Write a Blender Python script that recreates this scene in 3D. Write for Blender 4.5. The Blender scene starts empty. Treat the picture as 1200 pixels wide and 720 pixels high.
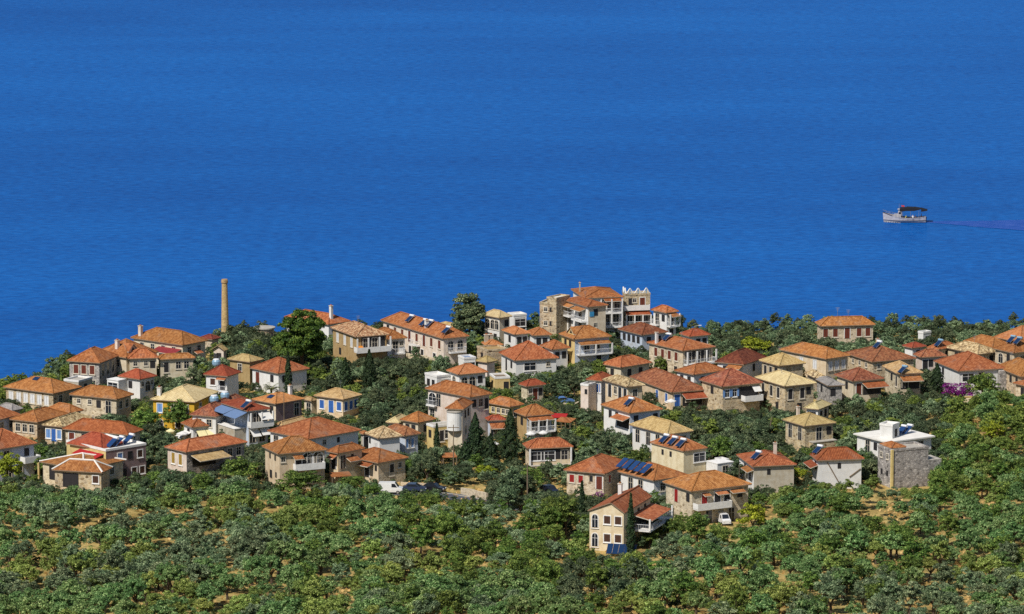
import bpy, math, random
import numpy as np
from mathutils import Vector, Matrix

# ------------------------------------------------------------------ camera, sky, sun, exposure
SC = bpy.context.scene
COL = SC.collection
FPX, PW, PH = 5000.0, 1200.0, 720.0
CAMH, PITCH = 160.0, math.radians(9.15)
cam_d = bpy.data.cameras.new('camera')
cam_d.sensor_width = 36.0
cam_d.lens = 36.0 * FPX / PW
cam_d.clip_start, cam_d.clip_end = 1.0, 60000.0
cam = bpy.data.objects.new('camera', cam_d)
cam.location = (0, 0, CAMH)
cam.rotation_euler = (math.pi / 2 - PITCH, 0, 0)
COL.objects.link(cam)
SC.camera = cam

SUN_EL, SUN_BETA = math.radians(50), math.radians(37)
to_sun = Vector((-math.sin(SUN_BETA) * math.cos(SUN_EL), -math.cos(SUN_BETA) * math.cos(SUN_EL), math.sin(SUN_EL)))
world = bpy.data.worlds.new('World')
SC.world = world
world.use_nodes = True
wn = world.node_tree
bg = wn.nodes['Background']
sky = wn.nodes.new('ShaderNodeTexSky')
sky.sky_type = 'NISHITA'
sky.sun_disc = False
sky.sun_elevation = SUN_EL
sky.sun_rotation = math.atan2(to_sun.x, to_sun.y)
sky.air_density, sky.dust_density, sky.ozone_density = 1.0, 0.4, 2.0
wn.links.new(sky.outputs[0], bg.inputs[0])
bg.inputs[1].default_value = 0.082
sun_d = bpy.data.lights.new('sun', 'SUN')
sun_d.energy = 4.6
sun_d.angle = math.radians(0.5)
sun_d.color = (1.0, 0.95, 0.87)
sun = bpy.data.objects.new('sun', sun_d)
sun.rotation_euler = (-to_sun).to_track_quat('-Z', 'Y').to_euler()
sun.location = (-100, 500, 300)
COL.objects.link(sun)
SC.view_settings.view_transform = 'Standard'
SC.view_settings.look = 'None'
SC.view_settings.exposure = 0.0
SC.view_settings.gamma = 1.0
SC.cycles.max_bounces = 5
SC.cycles.diffuse_bounces = 2
SC.cycles.use_denoising = False

rnd = random.Random(7)
npr = np.random.RandomState(11)

# ------------------------------------------------------------------ camera geometry helpers
cF = (0.0, math.cos(PITCH), -math.sin(PITCH))
cU = (0.0, math.sin(PITCH), math.cos(PITCH))

def ray(px, py):
    a, b = (px - PW / 2) / FPX, (PH / 2 - py) / FPX
    return (a, cF[1] + b * cU[1], cF[2] + b * cU[2])

def to_px(x, y, z):
    zc = y * cF[1] + (z - CAMH) * cF[2]
    yc = y * cU[1] + (z - CAMH) * cU[2]
    return PW / 2 + FPX * x / zc, PH / 2 - FPX * yc / zc, FPX / zc

# ------------------------------------------------------------------ terrain
EDGE = [(-700, 520), (-200, 485), (0, 449), (60, 441), (120, 421), (180, 409), (260, 398), (330, 399), (400, 399), (550, 397),
        (700, 389), (850, 388), (1000, 386), (1130, 388), (1200, 391), (1400, 396), (2000, 405)]
EX = np.array([e[0] for e in EDGE], float)
EY = []
for ex_, ey_ in EDGE:
    r = ray(ex_, ey_)
    t = (9.0 - CAMH) / r[2]
    EY.append(t * r[1])
EY = np.array(EY)

def wob(x, y):
    return (np.sin(x * 0.071 + 1.3) * np.cos(y * 0.063 + 0.4) * 0.55 + np.sin(x * 0.19 + y * 0.11) * 0.22
            + np.sin(x * 0.33 - y * 0.27 + 2.0) * 0.12)

def terr_np(x, y):
    x = np.asarray(x, float); y = np.asarray(y, float)
    h = np.interp(y, [-400, 0, 300, 560, 640, 720, 800, 900, 1000], [230, 157.5, 66, 20, 13.5, 11.0, 9.6, 9.2, 9.0])
    h = h + wob(x, y) * np.clip((y - 100) / 300, 0, 1)
    pxn = 600 + FPX * x / np.maximum(y * 1.005, 150)
    ye = np.interp(pxn, EX, EY) + np.sin(x * 0.13) * 2.0 + np.sin(x * 0.41 + 1) * 1.2
    t = np.clip((y - ye) / 16.0, 0, 1)
    t2 = np.clip((y - ye - 10) / 70.0, 0, 1)
    return h * (1 - t * 0.92) - 12 * t2

def terr(x, y):
    return float(terr_np(x, y))

def ground_at(px, py, dz=0.0):
    """world point on the ground (raised by dz) seen at a pixel"""
    r = ray(px, py)
    z = 10.0 + dz
    for _ in range(25):
        t = (z - CAMH) / r[2]
        z = 0.5 * z + 0.5 * (terr(t * r[0], t * r[1]) + dz)
    t = (z - CAMH) / r[2]
    return Vector((t * r[0], t * r[1], z))

# ------------------------------------------------------------------ node helpers
def new_mat(name, rough=0.9, spec=0.2):
    m = bpy.data.materials.new(name)
    m.use_nodes = True
    nt = m.node_tree
    b = nt.nodes['Principled BSDF']
    b.inputs['Roughness'].default_value = rough
    b.inputs['Specular IOR Level'].default_value = spec
    return m, nt, b

def nd(nt, typ, **kw):
    n = nt.nodes.new(typ)
    for k, v in kw.items():
        if k in ('operation', 'blend_type', 'data_type', 'noise_dimensions', 'feature', 'wave_type', 'bands_direction',
                 'attribute_name', 'interpolation', 'wave_profile', 'distance'):
            setattr(n, k, v)
        else:
            n.inputs[k].default_value = v
    return n

def ramp(nt, fac, stops, interp='LINEAR'):
    n = nt.nodes.new('ShaderNodeValToRGB')
    n.color_ramp.interpolation = interp
    el = n.color_ramp.elements
    while len(el) < len(stops):
        el.new(0.5)
    for e, (p, c) in zip(el, stops):
        e.position = p
        e.color = (c[0], c[1], c[2], 1)
    nt.links.new(fac, n.inputs[0])
    return n.outputs[0]

def mix(nt, a, b, fac, mode='MIX'):
    n = nt.nodes.new('ShaderNodeMix')
    n.data_type = 'RGBA'
    n.blend_type = mode
    for s, v in ((0, fac), (6, a), (7, b)):
        if hasattr(v, 'links') or hasattr(v, 'is_linked'):
            nt.links.new(v, n.inputs[s])
        elif s == 0:
            n.inputs[0].default_value = v
        else:
            n.inputs[s].default_value = (v[0], v[1], v[2], 1)
    return n.outputs[2]

def mapping(nt, kind='Object', scale=(1, 1, 1)):
    tc = nt.nodes.new('ShaderNodeTexCoord')
    mp = nt.nodes.new('ShaderNodeMapping')
    mp.inputs['Scale'].default_value = scale
    nt.links.new(tc.outputs[kind], mp.inputs[0])
    return mp.outputs[0]

def noise(nt, vec, scale, detail=3, rough=0.6):
    n = nt.nodes.new('ShaderNodeTexNoise')
    n.inputs['Scale'].default_value = scale
    n.inputs['Detail'].default_value = detail
    n.inputs['Roughness'].default_value = rough
    if vec is not None:
        nt.links.new(vec, n.inputs['Vector'])
    return n.outputs['Fac']

def bump(nt, b, h, strength, dist=0.05):
    n = nt.nodes.new('ShaderNodeBump')
    n.inputs['Strength'].default_value = strength
    n.inputs['Distance'].default_value = dist
    nt.links.new(h, n.inputs['Height'])
    nt.links.new(n.outputs[0], b.inputs['Normal'])

def hue_jitter(nt, col, amount_v=0.25, amount_h=0.02, sat=1.0):
    oi = nt.nodes.new('ShaderNodeObjectInfo')
    hs = nt.nodes.new('ShaderNodeHueSaturation')
    m1 = nd(nt, 'ShaderNodeMapRange', **{'To Min': 1 - amount_v, 'To Max': 1 + amount_v})
    nt.links.new(oi.outputs['Random'], m1.inputs[0])
    mu = nd(nt, 'ShaderNodeMath', operation='MULTIPLY'); mu.inputs[1].default_value = 7.31
    fr = nd(nt, 'ShaderNodeMath', operation='FRACT')
    nt.links.new(oi.outputs['Random'], mu.inputs[0]); nt.links.new(mu.outputs[0], fr.inputs[0])
    m2 = nd(nt, 'ShaderNodeMapRange', **{'To Min': 0.5 - amount_h, 'To Max': 0.5 + amount_h})
    nt.links.new(fr.outputs[0], m2.inputs[0])
    nt.links.new(m1.outputs[0], hs.inputs['Value'])
    nt.links.new(m2.outputs[0], hs.inputs['Hue'])
    hs.inputs['Saturation'].default_value = sat
    nt.links.new(col, hs.inputs['Color'])
    return hs.outputs[0]

def plain(name, col, rough=0.7, spec=0.3, metal=0.0, vary=0.12, scale=2.0):
    m, nt, b = new_mat(name, rough, spec)
    v = mapping(nt)
    n = noise(nt, v, scale, 4)
    d = [c * (1 - vary) for c in col]; l = [min(1, c * (1 + vary)) for c in col]
    nt.links.new(ramp(nt, n, [(0.3, d), (0.7, l)]), b.inputs['Base Color'])
    b.inputs['Metallic'].default_value = metal
    return m

def plaster(name, col, stain=0.3, warm=(0.75, 0.68, 0.58)):
    m, nt, b = new_mat(name, 0.92, 0.15)
    v = mapping(nt)
    vs = mapping(nt, scale=(1.6, 1.6, 0.25))
    n1 = noise(nt, v, 0.9, 5, 0.65)
    n2 = noise(nt, vs, 1.1, 4, 0.7)
    n3 = noise(nt, v, 9.0, 3)
    dark = [c * w for c, w in zip(col, warm)]
    c = mix(nt, col, dark, ramp(nt, n1, [(0.42, (0, 0, 0)), (0.72, (1, 1, 1))]))
    st = ramp(nt, n2, [(0.55, (0, 0, 0)), (0.75, (stain, stain, stain))])
    c = mix(nt, c, [x * 0.5 for x in col], st)
    c = mix(nt, c, ramp(nt, n3, [(0.3, (0.86, 0.86, 0.86)), (0.7, (1.0, 1.0, 1.0))]), 1.0, 'MULTIPLY')
    nt.links.new(hue_jitter(nt, c, 0.06, 0.006), b.inputs['Base Color'])
    bump(nt, b, n3, 0.3, 0.02)
    return m

def stone(name, cols, mortar, scale=2.2):
    m, nt, b = new_mat(name, 0.95, 0.12)
    v = mapping(nt, scale=(1, 1, 1.5))
    vo = nd(nt, 'ShaderNodeTexVoronoi', Scale=scale)
    nt.links.new(v, vo.inputs['Vector'])
    sp = nt.nodes.new('ShaderNodeSeparateColor'); nt.links.new(vo.outputs['Color'], sp.inputs[0])
    stops = [(i / max(1, len(cols) - 1), c) for i, c in enumerate(cols)]
    c = ramp(nt, sp.outputs[0], stops)
    ve = nd(nt, 'ShaderNodeTexVoronoi', feature='DISTANCE_TO_EDGE', Scale=scale)
    nt.links.new(v, ve.inputs['Vector'])
    e = ramp(nt, ve.outputs['Distance'], [(0.03, (1, 1, 1)), (0.11, (0, 0, 0))])
    c = mix(nt, c, mortar, e)
    n1 = noise(nt, mapping(nt), 0.7, 4)
    c = mix(nt, c, ramp(nt, n1, [(0.3, (0.72, 0.70, 0.68)), (0.7, (1.08, 1.05, 1.0))]), 1.0, 'MULTIPLY')
    nt.links.new(hue_jitter(nt, c, 0.08, 0.008), b.inputs['Base Color'])
    bump(nt, b, ve.outputs['Distance'], 0.6, 0.08)
    return m

def tiles(name, c0, c1, c2, mott=0.5, patch=0.4, grey=(0.30, 0.27, 0.22)):
    m, nt, b = new_mat(name, 0.85, 0.2)
    uv = nt.nodes.new('ShaderNodeUVMap'); uv.uv_map = 'uv'
    oi = nt.nodes.new('ShaderNodeObjectInfo')
    ad = nd(nt, 'ShaderNodeVectorMath', operation='ADD')
    sc = nd(nt, 'ShaderNodeVectorMath', operation='SCALE'); sc.inputs['Scale'].default_value = 0.13
    nt.links.new(oi.outputs['Location'], sc.inputs[0])
    nt.links.new(uv.outputs[0], ad.inputs[0]); nt.links.new(sc.outputs[0], ad.inputs[1])
    def mp(s):
        k = nt.nodes.new('ShaderNodeMapping'); k.inputs['Scale'].default_value = s
        nt.links.new(ad.outputs[0], k.inputs[0]); return k.outputs[0]
    wv = nd(nt, 'ShaderNodeTexWave', wave_type='BANDS', bands_direction='X', Scale=0.314 / 0.30, Distortion=0.4)
    wv.inputs['Detail Scale'].default_value = 3.0
    nt.links.new(ad.outputs[0], wv.inputs['Vector'])
    cell = nd(nt, 'ShaderNodeTexVoronoi', Scale=1.0)          # one tone per tile
    nt.links.new(mp((3.3, 2.4, 3.0)), cell.inputs['Vector'])
    sp = nt.nodes.new('ShaderNodeSeparateColor'); nt.links.new(cell.outputs['Color'], sp.inputs[0])
    c = ramp(nt, sp.outputs[0], [(0.0, c0), (0.5, c1), (1.0, c2)])
    c = mix(nt, c1, c, mott)
    streak = noise(nt, mp((1.5, 0.22, 1)), 1.0, 4, 0.7)
    c = mix(nt, c, [x * 0.62 for x in c0], ramp(nt, streak, [(0.5, (0, 0, 0)), (0.78, (0.65, 0.65, 0.65))]))
    pt = noise(nt, mp((0.35, 0.35, 1)), 1.0, 5, 0.65)
    c = mix(nt, c, grey, ramp(nt, pt, [(0.55, (0, 0, 0)), (0.75, (patch, patch, patch))]))
    c = mix(nt, c, ramp(nt, wv.outputs['Fac'], [(0.0, (0.62, 0.6, 0.6)), (0.35, (1, 1, 1))]), 1.0, 'MULTIPLY')
    nt.links.new(hue_jitter(nt, c, 0.16, 0.011), b.inputs['Base Color'])
    bump(nt, b, wv.outputs['Fac'], 0.7, 0.08)
    return m

def foliage(name, dark, mid, light, vj=0.22, hj=0.02, trans=0.16):
    m, nt, b = new_mat(name, 0.65, 0.25)
    at = nd(nt, 'ShaderNodeAttribute', attribute_name='tone')
    c = ramp(nt, at.outputs['Fac'], [(0.0, dark), (0.5, mid), (1.0, light)])
    c = hue_jitter(nt, c, vj, hj)
    nt.links.new(c, b.inputs['Base Color'])
    tr = nt.nodes.new('ShaderNodeBsdfTranslucent')
    nt.links.new(c, tr.inputs['Color'])
    ms = nt.nodes.new('ShaderNodeMixShader'); ms.inputs[0].default_value = trans
    nt.links.new(b.outputs[0], ms.inputs[1]); nt.links.new(tr.outputs[0], ms.inputs[2])
    nt.links.new(ms.outputs[0], nt.nodes['Material Output'].inputs[0])
    return m

M = {}
# roofs
M['orange'] = tiles('roof tiles orange', (0.25, 0.080, 0.028), (0.39, 0.142, 0.047), (0.52, 0.225, 0.090), 0.8, 0.4)
M['red'] = tiles('roof tiles red', (0.21, 0.052, 0.022), (0.33, 0.090, 0.034), (0.42, 0.135, 0.055), 0.65, 0.3)
M['brown'] = tiles('roof tiles weathered brown', (0.16, 0.055, 0.03), (0.31, 0.105, 0.05), (0.44, 0.19, 0.09), 0.85, 0.35)
M['darkred'] = tiles('roof tiles dark red', (0.11, 0.03, 0.018), (0.20, 0.055, 0.03), (0.29, 0.10, 0.05), 0.8, 0.25)
M['apricot'] = tiles('roof tiles apricot', (0.34, 0.12, 0.04), (0.47, 0.185, 0.068), (0.58, 0.28, 0.12), 0.6, 0.3)
M['tan'] = tiles('roof tiles tan', (0.32, 0.20, 0.08), (0.50, 0.34, 0.145), (0.62, 0.46, 0.23), 0.7, 0.3)
M['cream'] = tiles('roof tiles cream', (0.45, 0.33, 0.16), (0.62, 0.49, 0.25), (0.72, 0.60, 0.35), 0.5, 0.2)
M['khaki'] = tiles('roof tiles khaki', (0.28, 0.20, 0.08), (0.42, 0.32, 0.13), (0.54, 0.43, 0.20), 0.6, 0.3)
M['rubble'] = tiles('old mottled roof tiles', (0.16, 0.10, 0.05), (0.48, 0.33, 0.17), (0.72, 0.56, 0.33), 1.0, 0.2)
M['rubblered'] = tiles('old mottled red roof tiles', (0.15, 0.065, 0.035), (0.40, 0.20, 0.10), (0.62, 0.44, 0.26), 1.0, 0.2)
M['greyroof'] = tiles('grey roof tiles', (0.20, 0.19, 0.18), (0.30, 0.28, 0.26), (0.40, 0.37, 0.34), 0.6, 0.3)
M['maroon'] = plain('maroon sheet', (0.24, 0.03, 0.035), 0.6)
M['flatwhite'] = plain('white roof screed', (0.72, 0.69, 0.63), 0.9, 0.1, 0, 0.10, 0.8)
M['concrete'] = plain('concrete', (0.40, 0.37, 0.32), 0.95, 0.1, 0, 0.22, 1.2)
# walls
ST = [(0.20, 0.14, 0.085), (0.56, 0.43, 0.26), (0.40, 0.32, 0.225), (0.68, 0.55, 0.36), (0.30, 0.245, 0.185)]
M['stone'] = stone('tan stone masonry', ST, (0.60, 0.52, 0.38), 1.7)
M['stonelight'] = stone('pale stone masonry', [(0.34, 0.27, 0.18), (0.66, 0.56, 0.40), (0.48, 0.41, 0.31), (0.76, 0.66, 0.49)], (0.70, 0.62, 0.47), 1.7)
M['greystone'] = stone('grey stone masonry', [(0.15, 0.145, 0.14), (0.56, 0.53, 0.50), (0.36, 0.345, 0.335), (0.68, 0.65, 0.61)], (0.28, 0.265, 0.255), 2.1)
M['white'] = plaster('white plaster', (0.80, 0.79, 0.76), 0.16, (0.88, 0.86, 0.83))
M['cream_w'] = plaster('cream plaster', (0.74, 0.65, 0.49))
M['beige'] = plaster('beige plaster', (0.74, 0.61, 0.42))
M['palecream'] = plaster('pale cream plaster', (0.78, 0.67, 0.46), 0.12)
M['pink'] = plaster('pinkish plaster', (0.78, 0.67, 0.58))
M['yellow'] = plaster('yellow plaster', (0.68, 0.42, 0.045), 0.12)
M['paleyellow'] = plaster('pale yellow plaster', (0.72, 0.56, 0.25), 0.2)
M['ochre'] = plaster('ochre plaster', (0.46, 0.33, 0.16), 0.3)
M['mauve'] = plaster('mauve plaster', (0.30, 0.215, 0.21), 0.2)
M['greyplaster'] = plaster('grey plaster', (0.52, 0.47, 0.38), 0.3)
M['blueshade'] = plaster('white plaster with bluish shade', (0.55, 0.62, 0.74), 0.12)  # bluish shade of white walls painted into the plaster
# details
M['trim'] = plain('painted white trim', (0.76, 0.74, 0.70), 0.7)
M['fascia'] = plain('shadow-dark eave board', (0.26, 0.18, 0.12), 0.9)  # shadow below the eaves is put into the board colour
M['stonetrim'] = plain('stone surround', (0.58, 0.52, 0.42), 0.9)
M['glass'] = plain('dark window glass', (0.018, 0.022, 0.03), 0.12, 0.6)
M['dark'] = plain('dark painted wood', (0.03, 0.028, 0.03), 0.6)
M['blue'] = plain('blue painted shutter', (0.04, 0.13, 0.42), 0.55)
M['paleblue'] = plain('pale blue shutter', (0.16, 0.30, 0.58), 0.55)
M['whitesh'] = plain('white painted shutter', (0.70, 0.70, 0.70), 0.6)
M['brownsh'] = plain('red brown shutter', (0.15, 0.035, 0.02), 0.6)
M['darkbrown'] = plain('dark brown shutter', (0.075, 0.035, 0.022), 0.6)
M['redsh'] = plain('red shutter', (0.30, 0.018, 0.016), 0.55)
M['yellowsh'] = plain('ochre shutter', (0.38, 0.24, 0.05), 0.6)
M['greysh'] = plain('grey shutter', (0.26, 0.27, 0.28), 0.6)
M['solar'] = plain('solar glass', (0.010, 0.030, 0.085), 0.15, 0.7)
M['tank'] = plain('white tank', (0.75, 0.75, 0.75), 0.35, 0.5)
M['tankblue'] = plain('blue grey tank', (0.22, 0.36, 0.48), 0.35, 0.5)
M['metal'] = plain('galvanised metal', (0.45, 0.46, 0.47), 0.4, 0.5, 0.6)
M['wood'] = plain('weathered wood', (0.20, 0.15, 0.10), 0.85)
M['awnblue'] = plain('blue awning cloth', (0.13, 0.20, 0.34), 0.8, 0.1, 0, 0.08)
M['awnwhite'] = plain('white awning cloth', (0.68, 0.66, 0.62), 0.85, 0.1, 0, 0.08)
M['awncream'] = plain('cream awning cloth', (0.74, 0.66, 0.36), 0.85, 0.1, 0, 0.08)
M['awnred'] = plain('red awning cloth', (0.36, 0.025, 0.025), 0.8, 0.1, 0, 0.08)
M['awnorange'] = plain('orange cloth', (0.62, 0.22, 0.03), 0.8, 0.1, 0, 0.08)
M['bark'] = plain('bark', (0.10, 0.075, 0.055), 0.95, 0.1, 0, 0.35, 3.0)
M['rail'] = plain('balcony railing', (0.62, 0.62, 0.62), 0.6)
M['sign'] = plain('blue sign board', (0.05, 0.28, 0.52), 0.5)
# foliage
M['olive_l'] = foliage('olive leaves bright', (0.040, 0.086, 0.022), (0.142, 0.252, 0.072), (0.46, 0.57, 0.23))
M['olive_d'] = foliage('olive leaves grey', (0.034, 0.060, 0.028), (0.122, 0.174, 0.080), (0.41, 0.47, 0.25))
M['olive_y'] = foliage('olive leaves yellowish', (0.062, 0.088, 0.016), (0.215, 0.275, 0.052), (0.52, 0.58, 0.17))
M['grove_d'] = foliage('shade-darkened leaves', (0.024, 0.043, 0.020), (0.086, 0.124, 0.056), (0.28, 0.32, 0.155))  # shade on the village olives, put into the leaf colour
M['broad'] = foliage('broad leaves', (0.028, 0.056, 0.010), (0.100, 0.170, 0.028), (0.32, 0.41, 0.085))
M['bush'] = foliage('shrub leaves', (0.018, 0.030, 0.012), (0.056, 0.084, 0.032), (0.17, 0.21, 0.09), 0.3, 0.03)
M['lime'] = foliage('lime leaves', (0.09, 0.12, 0.008), (0.25, 0.29, 0.018), (0.48, 0.50, 0.045), 0.12, 0.01)
M['cypress'] = foliage('cypress leaves', (0.010, 0.022, 0.009), (0.026, 0.052, 0.018), (0.07, 0.11, 0.036), 0.1, 0.01)
M['pine'] = foliage('pine needles', (0.018, 0.044, 0.007), (0.056, 0.110, 0.014), (0.16, 0.22, 0.032), 0.1, 0.01)
M['palm'] = foliage('palm fronds', (0.035, 0.055, 0.010), (0.10, 0.13, 0.025), (0.24, 0.26, 0.06), 0.12, 0.01)
M['magenta'] = foliage('bougainvillea bracts', (0.10, 0.004, 0.09), (0.21, 0.012, 0.19), (0.34, 0.05, 0.32), 0.1, 0.01)
M['drygrass'] = foliage('dry grass', (0.30, 0.20, 0.05), (0.52, 0.36, 0.11), (0.70, 0.52, 0.20), 0.15, 0.02)

# ------------------------------------------------------------------ mesh builder
class MB:
    def __init__(s):
        s.v, s.f, s.mi, s.uv, s.mats = [], [], [], [], []
    def m(s, mat):
        if mat not in s.mats: s.mats.append(mat)
        return s.mats.index(mat)
    def face(s, pts, mat, uvs=None):
        i = len(s.v)
        s.v += [tuple(p) for p in pts]
        s.f.append(tuple(range(i, i + len(pts))))
        s.mi.append(s.m(mat))
        s.uv += list(uvs) if uvs else [(p[0] + p[1], p[2]) for p in pts]
    def hexa(s, p, mat):
        """p: 8 points, bottom ring 0-3 (ccw from above) and top ring 4-7"""
        for q in ((3, 2, 1, 0), (4, 5, 6, 7), (0, 1, 5, 4), (1, 2, 6, 5), (2, 3, 7, 6), (3, 0, 4, 7)):
            s.face([p[k] for k in q], mat)
    def box(s, x0, y0, z0, x1, y1, z1, mat):
        s.hexa([(x0, y0, z0), (x1, y0, z0), (x1, y1, z0), (x0, y1, z0),
                (x0, y0, z1), (x1, y0, z1), (x1, y1, z1), (x0, y1, z1)], mat)
    def tube(s, a, b, r0, r1, mat, n=6):
        a, b = Vector(a), Vector(b)
        d = (b - a).normalized()
        u = d.cross(Vector((0.3, 0.9, 0.2))).normalized(); w = d.cross(u)
        ra, rb = [], []
        for k in range(n):
            t = 2 * math.pi * k / n
            o = u * math.cos(t) + w * math.sin(t)
            ra.append(a + o * r0); rb.append(b + o * r1)
        for k in range(n):
            j = (k + 1) % n
            s.face([ra[k], ra[j], rb[j], rb[k]], mat)
        s.face(ra[::-1], mat); s.face(rb, mat)
    def lathe(s, prof, mat, n=16, c=(0, 0)):
        rings = [[(c[0] + r * math.cos(2 * math.pi * k / n), c[1] + r * math.sin(2 * math.pi * k / n), z) for k in range(n)] for r, z in prof]
        for a, b in zip(rings, rings[1:]):
            for k in range(n):
                j = (k + 1) % n
                s.face([a[k], a[j], b[j], b[k]], mat)
        s.face(rings[0][::-1], mat); s.face(rings[-1], mat)
    def mesh(s, name):
        me = bpy.data.meshes.new(name)
        me.from_pydata(s.v, [], s.f)
        for k in s.mats: me.materials.append(M[k])
        me.polygons.foreach_set('material_index', s.mi)
        uv = me.uv_layers.new(name='uv')
        uv.data.foreach_set('uv', np.array(s.uv, dtype=np.float32).ravel())
        me.update()
        return me
    def build(s, name, parent=None, loc=None):
        return put(name, s.mesh(name), parent, loc)

def put(name, me, parent=None, loc=None, rz=None):
    o = bpy.data.objects.new(name, me)
    COL.objects.link(o)
    if parent is not None: o.parent = parent
    if loc is not None: o.location = loc
    if rz is not None: o.rotation_euler = (0, 0, rz)
    return o

def tag(o, label, cat, group=None, kind=None):
    if label: o['label'] = label
    if cat: o['category'] = cat
    if group: o['group'] = group
    if kind: o['kind'] = kind
    return o

def empty(name, loc, rz=0.0):
    o = bpy.data.objects.new(name, None)
    o.empty_display_size = 0.5
    COL.objects.link(o)
    o.location = loc
    o.rotation_euler = (0, 0, rz)
    return o

# ------------------------------------------------------------------ sea and ground
def grid_mesh(name, xs, ys, zf, mat):
    X, Y = np.meshgrid(xs, ys)
    Z = zf(X, Y)
    nx, ny = len(xs), len(ys)
    V = np.stack([X.ravel(), Y.ravel(), Z.ravel()], 1)
    i = np.arange(nx - 1)[None, :] + np.arange(ny - 1)[:, None] * nx
    F = np.stack([i, i + 1, i + 1 + nx, i + nx], -1).reshape(-1, 4)
    me = bpy.data.meshes.new(name)
    me.from_pydata(V.tolist(), [], F.tolist())
    me.polygons.foreach_set('use_smooth', [True] * len(F))
    me.materials.append(mat)
    me.update()
    return me

def sea_mat():
    m, nt, b = new_mat('sea water', 0.9, 0.0)
    v = mapping(nt, scale=(0.62, 1.0, 1))
    n1 = noise(nt, v, 0.5, 3, 0.6)
    n2 = noise(nt, mapping(nt, scale=(0.35, 1, 1)), 0.02, 4, 0.55)
    n3 = noise(nt, mapping(nt, scale=(0.45, 1, 1)), 0.09, 3, 0.6)
    c = ramp(nt, n1, [(0.30, SEA0), (0.70, SEA1)])
    c = mix(nt, c, ramp(nt, n2, [(0.3, (0.80, 0.88, 0.92)), (0.7, (1.12, 1.06, 1.04))]), 1.0, 'MULTIPLY')
    c = mix(nt, c, ramp(nt, n3, [(0.3, (0.93, 0.95, 0.96)), (0.7, (1.06, 1.04, 1.03))]), 1.0, 'MULTIPLY')
    n4 = noise(nt, mapping(nt, scale=(0.6, 1, 1)), 0.0045, 3, 0.5)
    c = mix(nt, c, ramp(nt, n4, [(0.35, (0.80, 0.90, 0.92)), (0.65, (1.25, 1.10, 1.06))]), 1.0, 'MULTIPLY')
    nt.links.new(c, b.inputs['Base Color'])
    gl = nt.nodes.new('ShaderNodeBsdfGlossy'); gl.inputs['Roughness'].default_value = 0.16
    gl.inputs['Color'].default_value = (0.75, 0.88, 1.0, 1)
    bp_ = nt.nodes.new('ShaderNodeBump'); bp_.inputs['Strength'].default_value = 0.35; bp_.inputs['Distance'].default_value = 0.4
    nt.links.new(n1, bp_.inputs['Height'])
    nt.links.new(bp_.outputs[0], gl.inputs['Normal']); nt.links.new(bp_.outputs[0], b.inputs['Normal'])
    ms = nt.nodes.new('ShaderNodeMixShader'); ms.inputs[0].default_value = 0.085
    nt.links.new(b.outputs[0], ms.inputs[1]); nt.links.new(gl.outputs[0], ms.inputs[2])
    nt.links.new(ms.outputs[0], nt.nodes['Material Output'].inputs[0])
    return m
SEA0, SEA1 = (0.001, 0.062, 0.268), (0.005, 0.114, 0.415)
sea = put('sea', grid_mesh('sea', np.linspace(-30000, 30000, 41), np.linspace(-3000, 57000, 41), lambda x, y: x * 0.0, sea_mat()))
tag(sea, 'deep blue sea filling the upper half', 'sea', kind='structure')

def ground_mat():
    m, nt, b = new_mat('dry ground', 0.97, 0.1)
    v = mapping(nt)
    n1 = noise(nt, v, 0.09, 5, 0.65)
    n2 = noise(nt, v, 0.8, 5, 0.7)
    n3 = noise(nt, v, 4.0, 3, 0.6)
    c = ramp(nt, n1, [(0.30, (0.20, 0.135, 0.07)), (0.45, (0.44, 0.31, 0.11)), (0.58, (0.56, 0.41, 0.16)), (0.75, (0.20, 0.19, 0.065))])
    c = mix(nt, c, (0.12, 0.125, 0.035), ramp(nt, n2, [(0.48, (0, 0, 0)), (0.62, (0.8, 0.8, 0.8))]))
    c = mix(nt, c, ramp(nt, n3, [(0.25, (0.6, 0.6, 0.6)), (0.75, (1.15, 1.15, 1.1))]), 1.0, 'MULTIPLY')
    geo = nt.nodes.new('ShaderNodeNewGeometry')
    sx = nt.nodes.new('ShaderNodeSeparateXYZ'); nt.links.new(geo.outputs['Normal'], sx.inputs[0])
    c = mix(nt, (0.20, 0.165, 0.125), c, ramp(nt, sx.outputs[2], [(0.7, (0, 0, 0)), (0.9, (1, 1, 1))]))
    nt.links.new(c, b.inputs['Base Color'])
    bump(nt, b, n2, 0.8, 0.3)
    return m
gx = np.concatenate([np.linspace(-1500, -200, 40)[:-1], np.arange(-200, 200.1, 2.5), np.linspace(200, 1500, 40)[1:]])
gy = np.concatenate([np.linspace(-300, 590, 60)[:-1], np.arange(590, 960, 2.5), np.linspace(962, 1100, 12)])
ground = put('ground', grid_mesh('ground', gx, gy, terr_np, ground_mat()))
tag(ground, 'dry ochre hillside and headland under the trees', 'ground', kind='structure')
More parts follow.
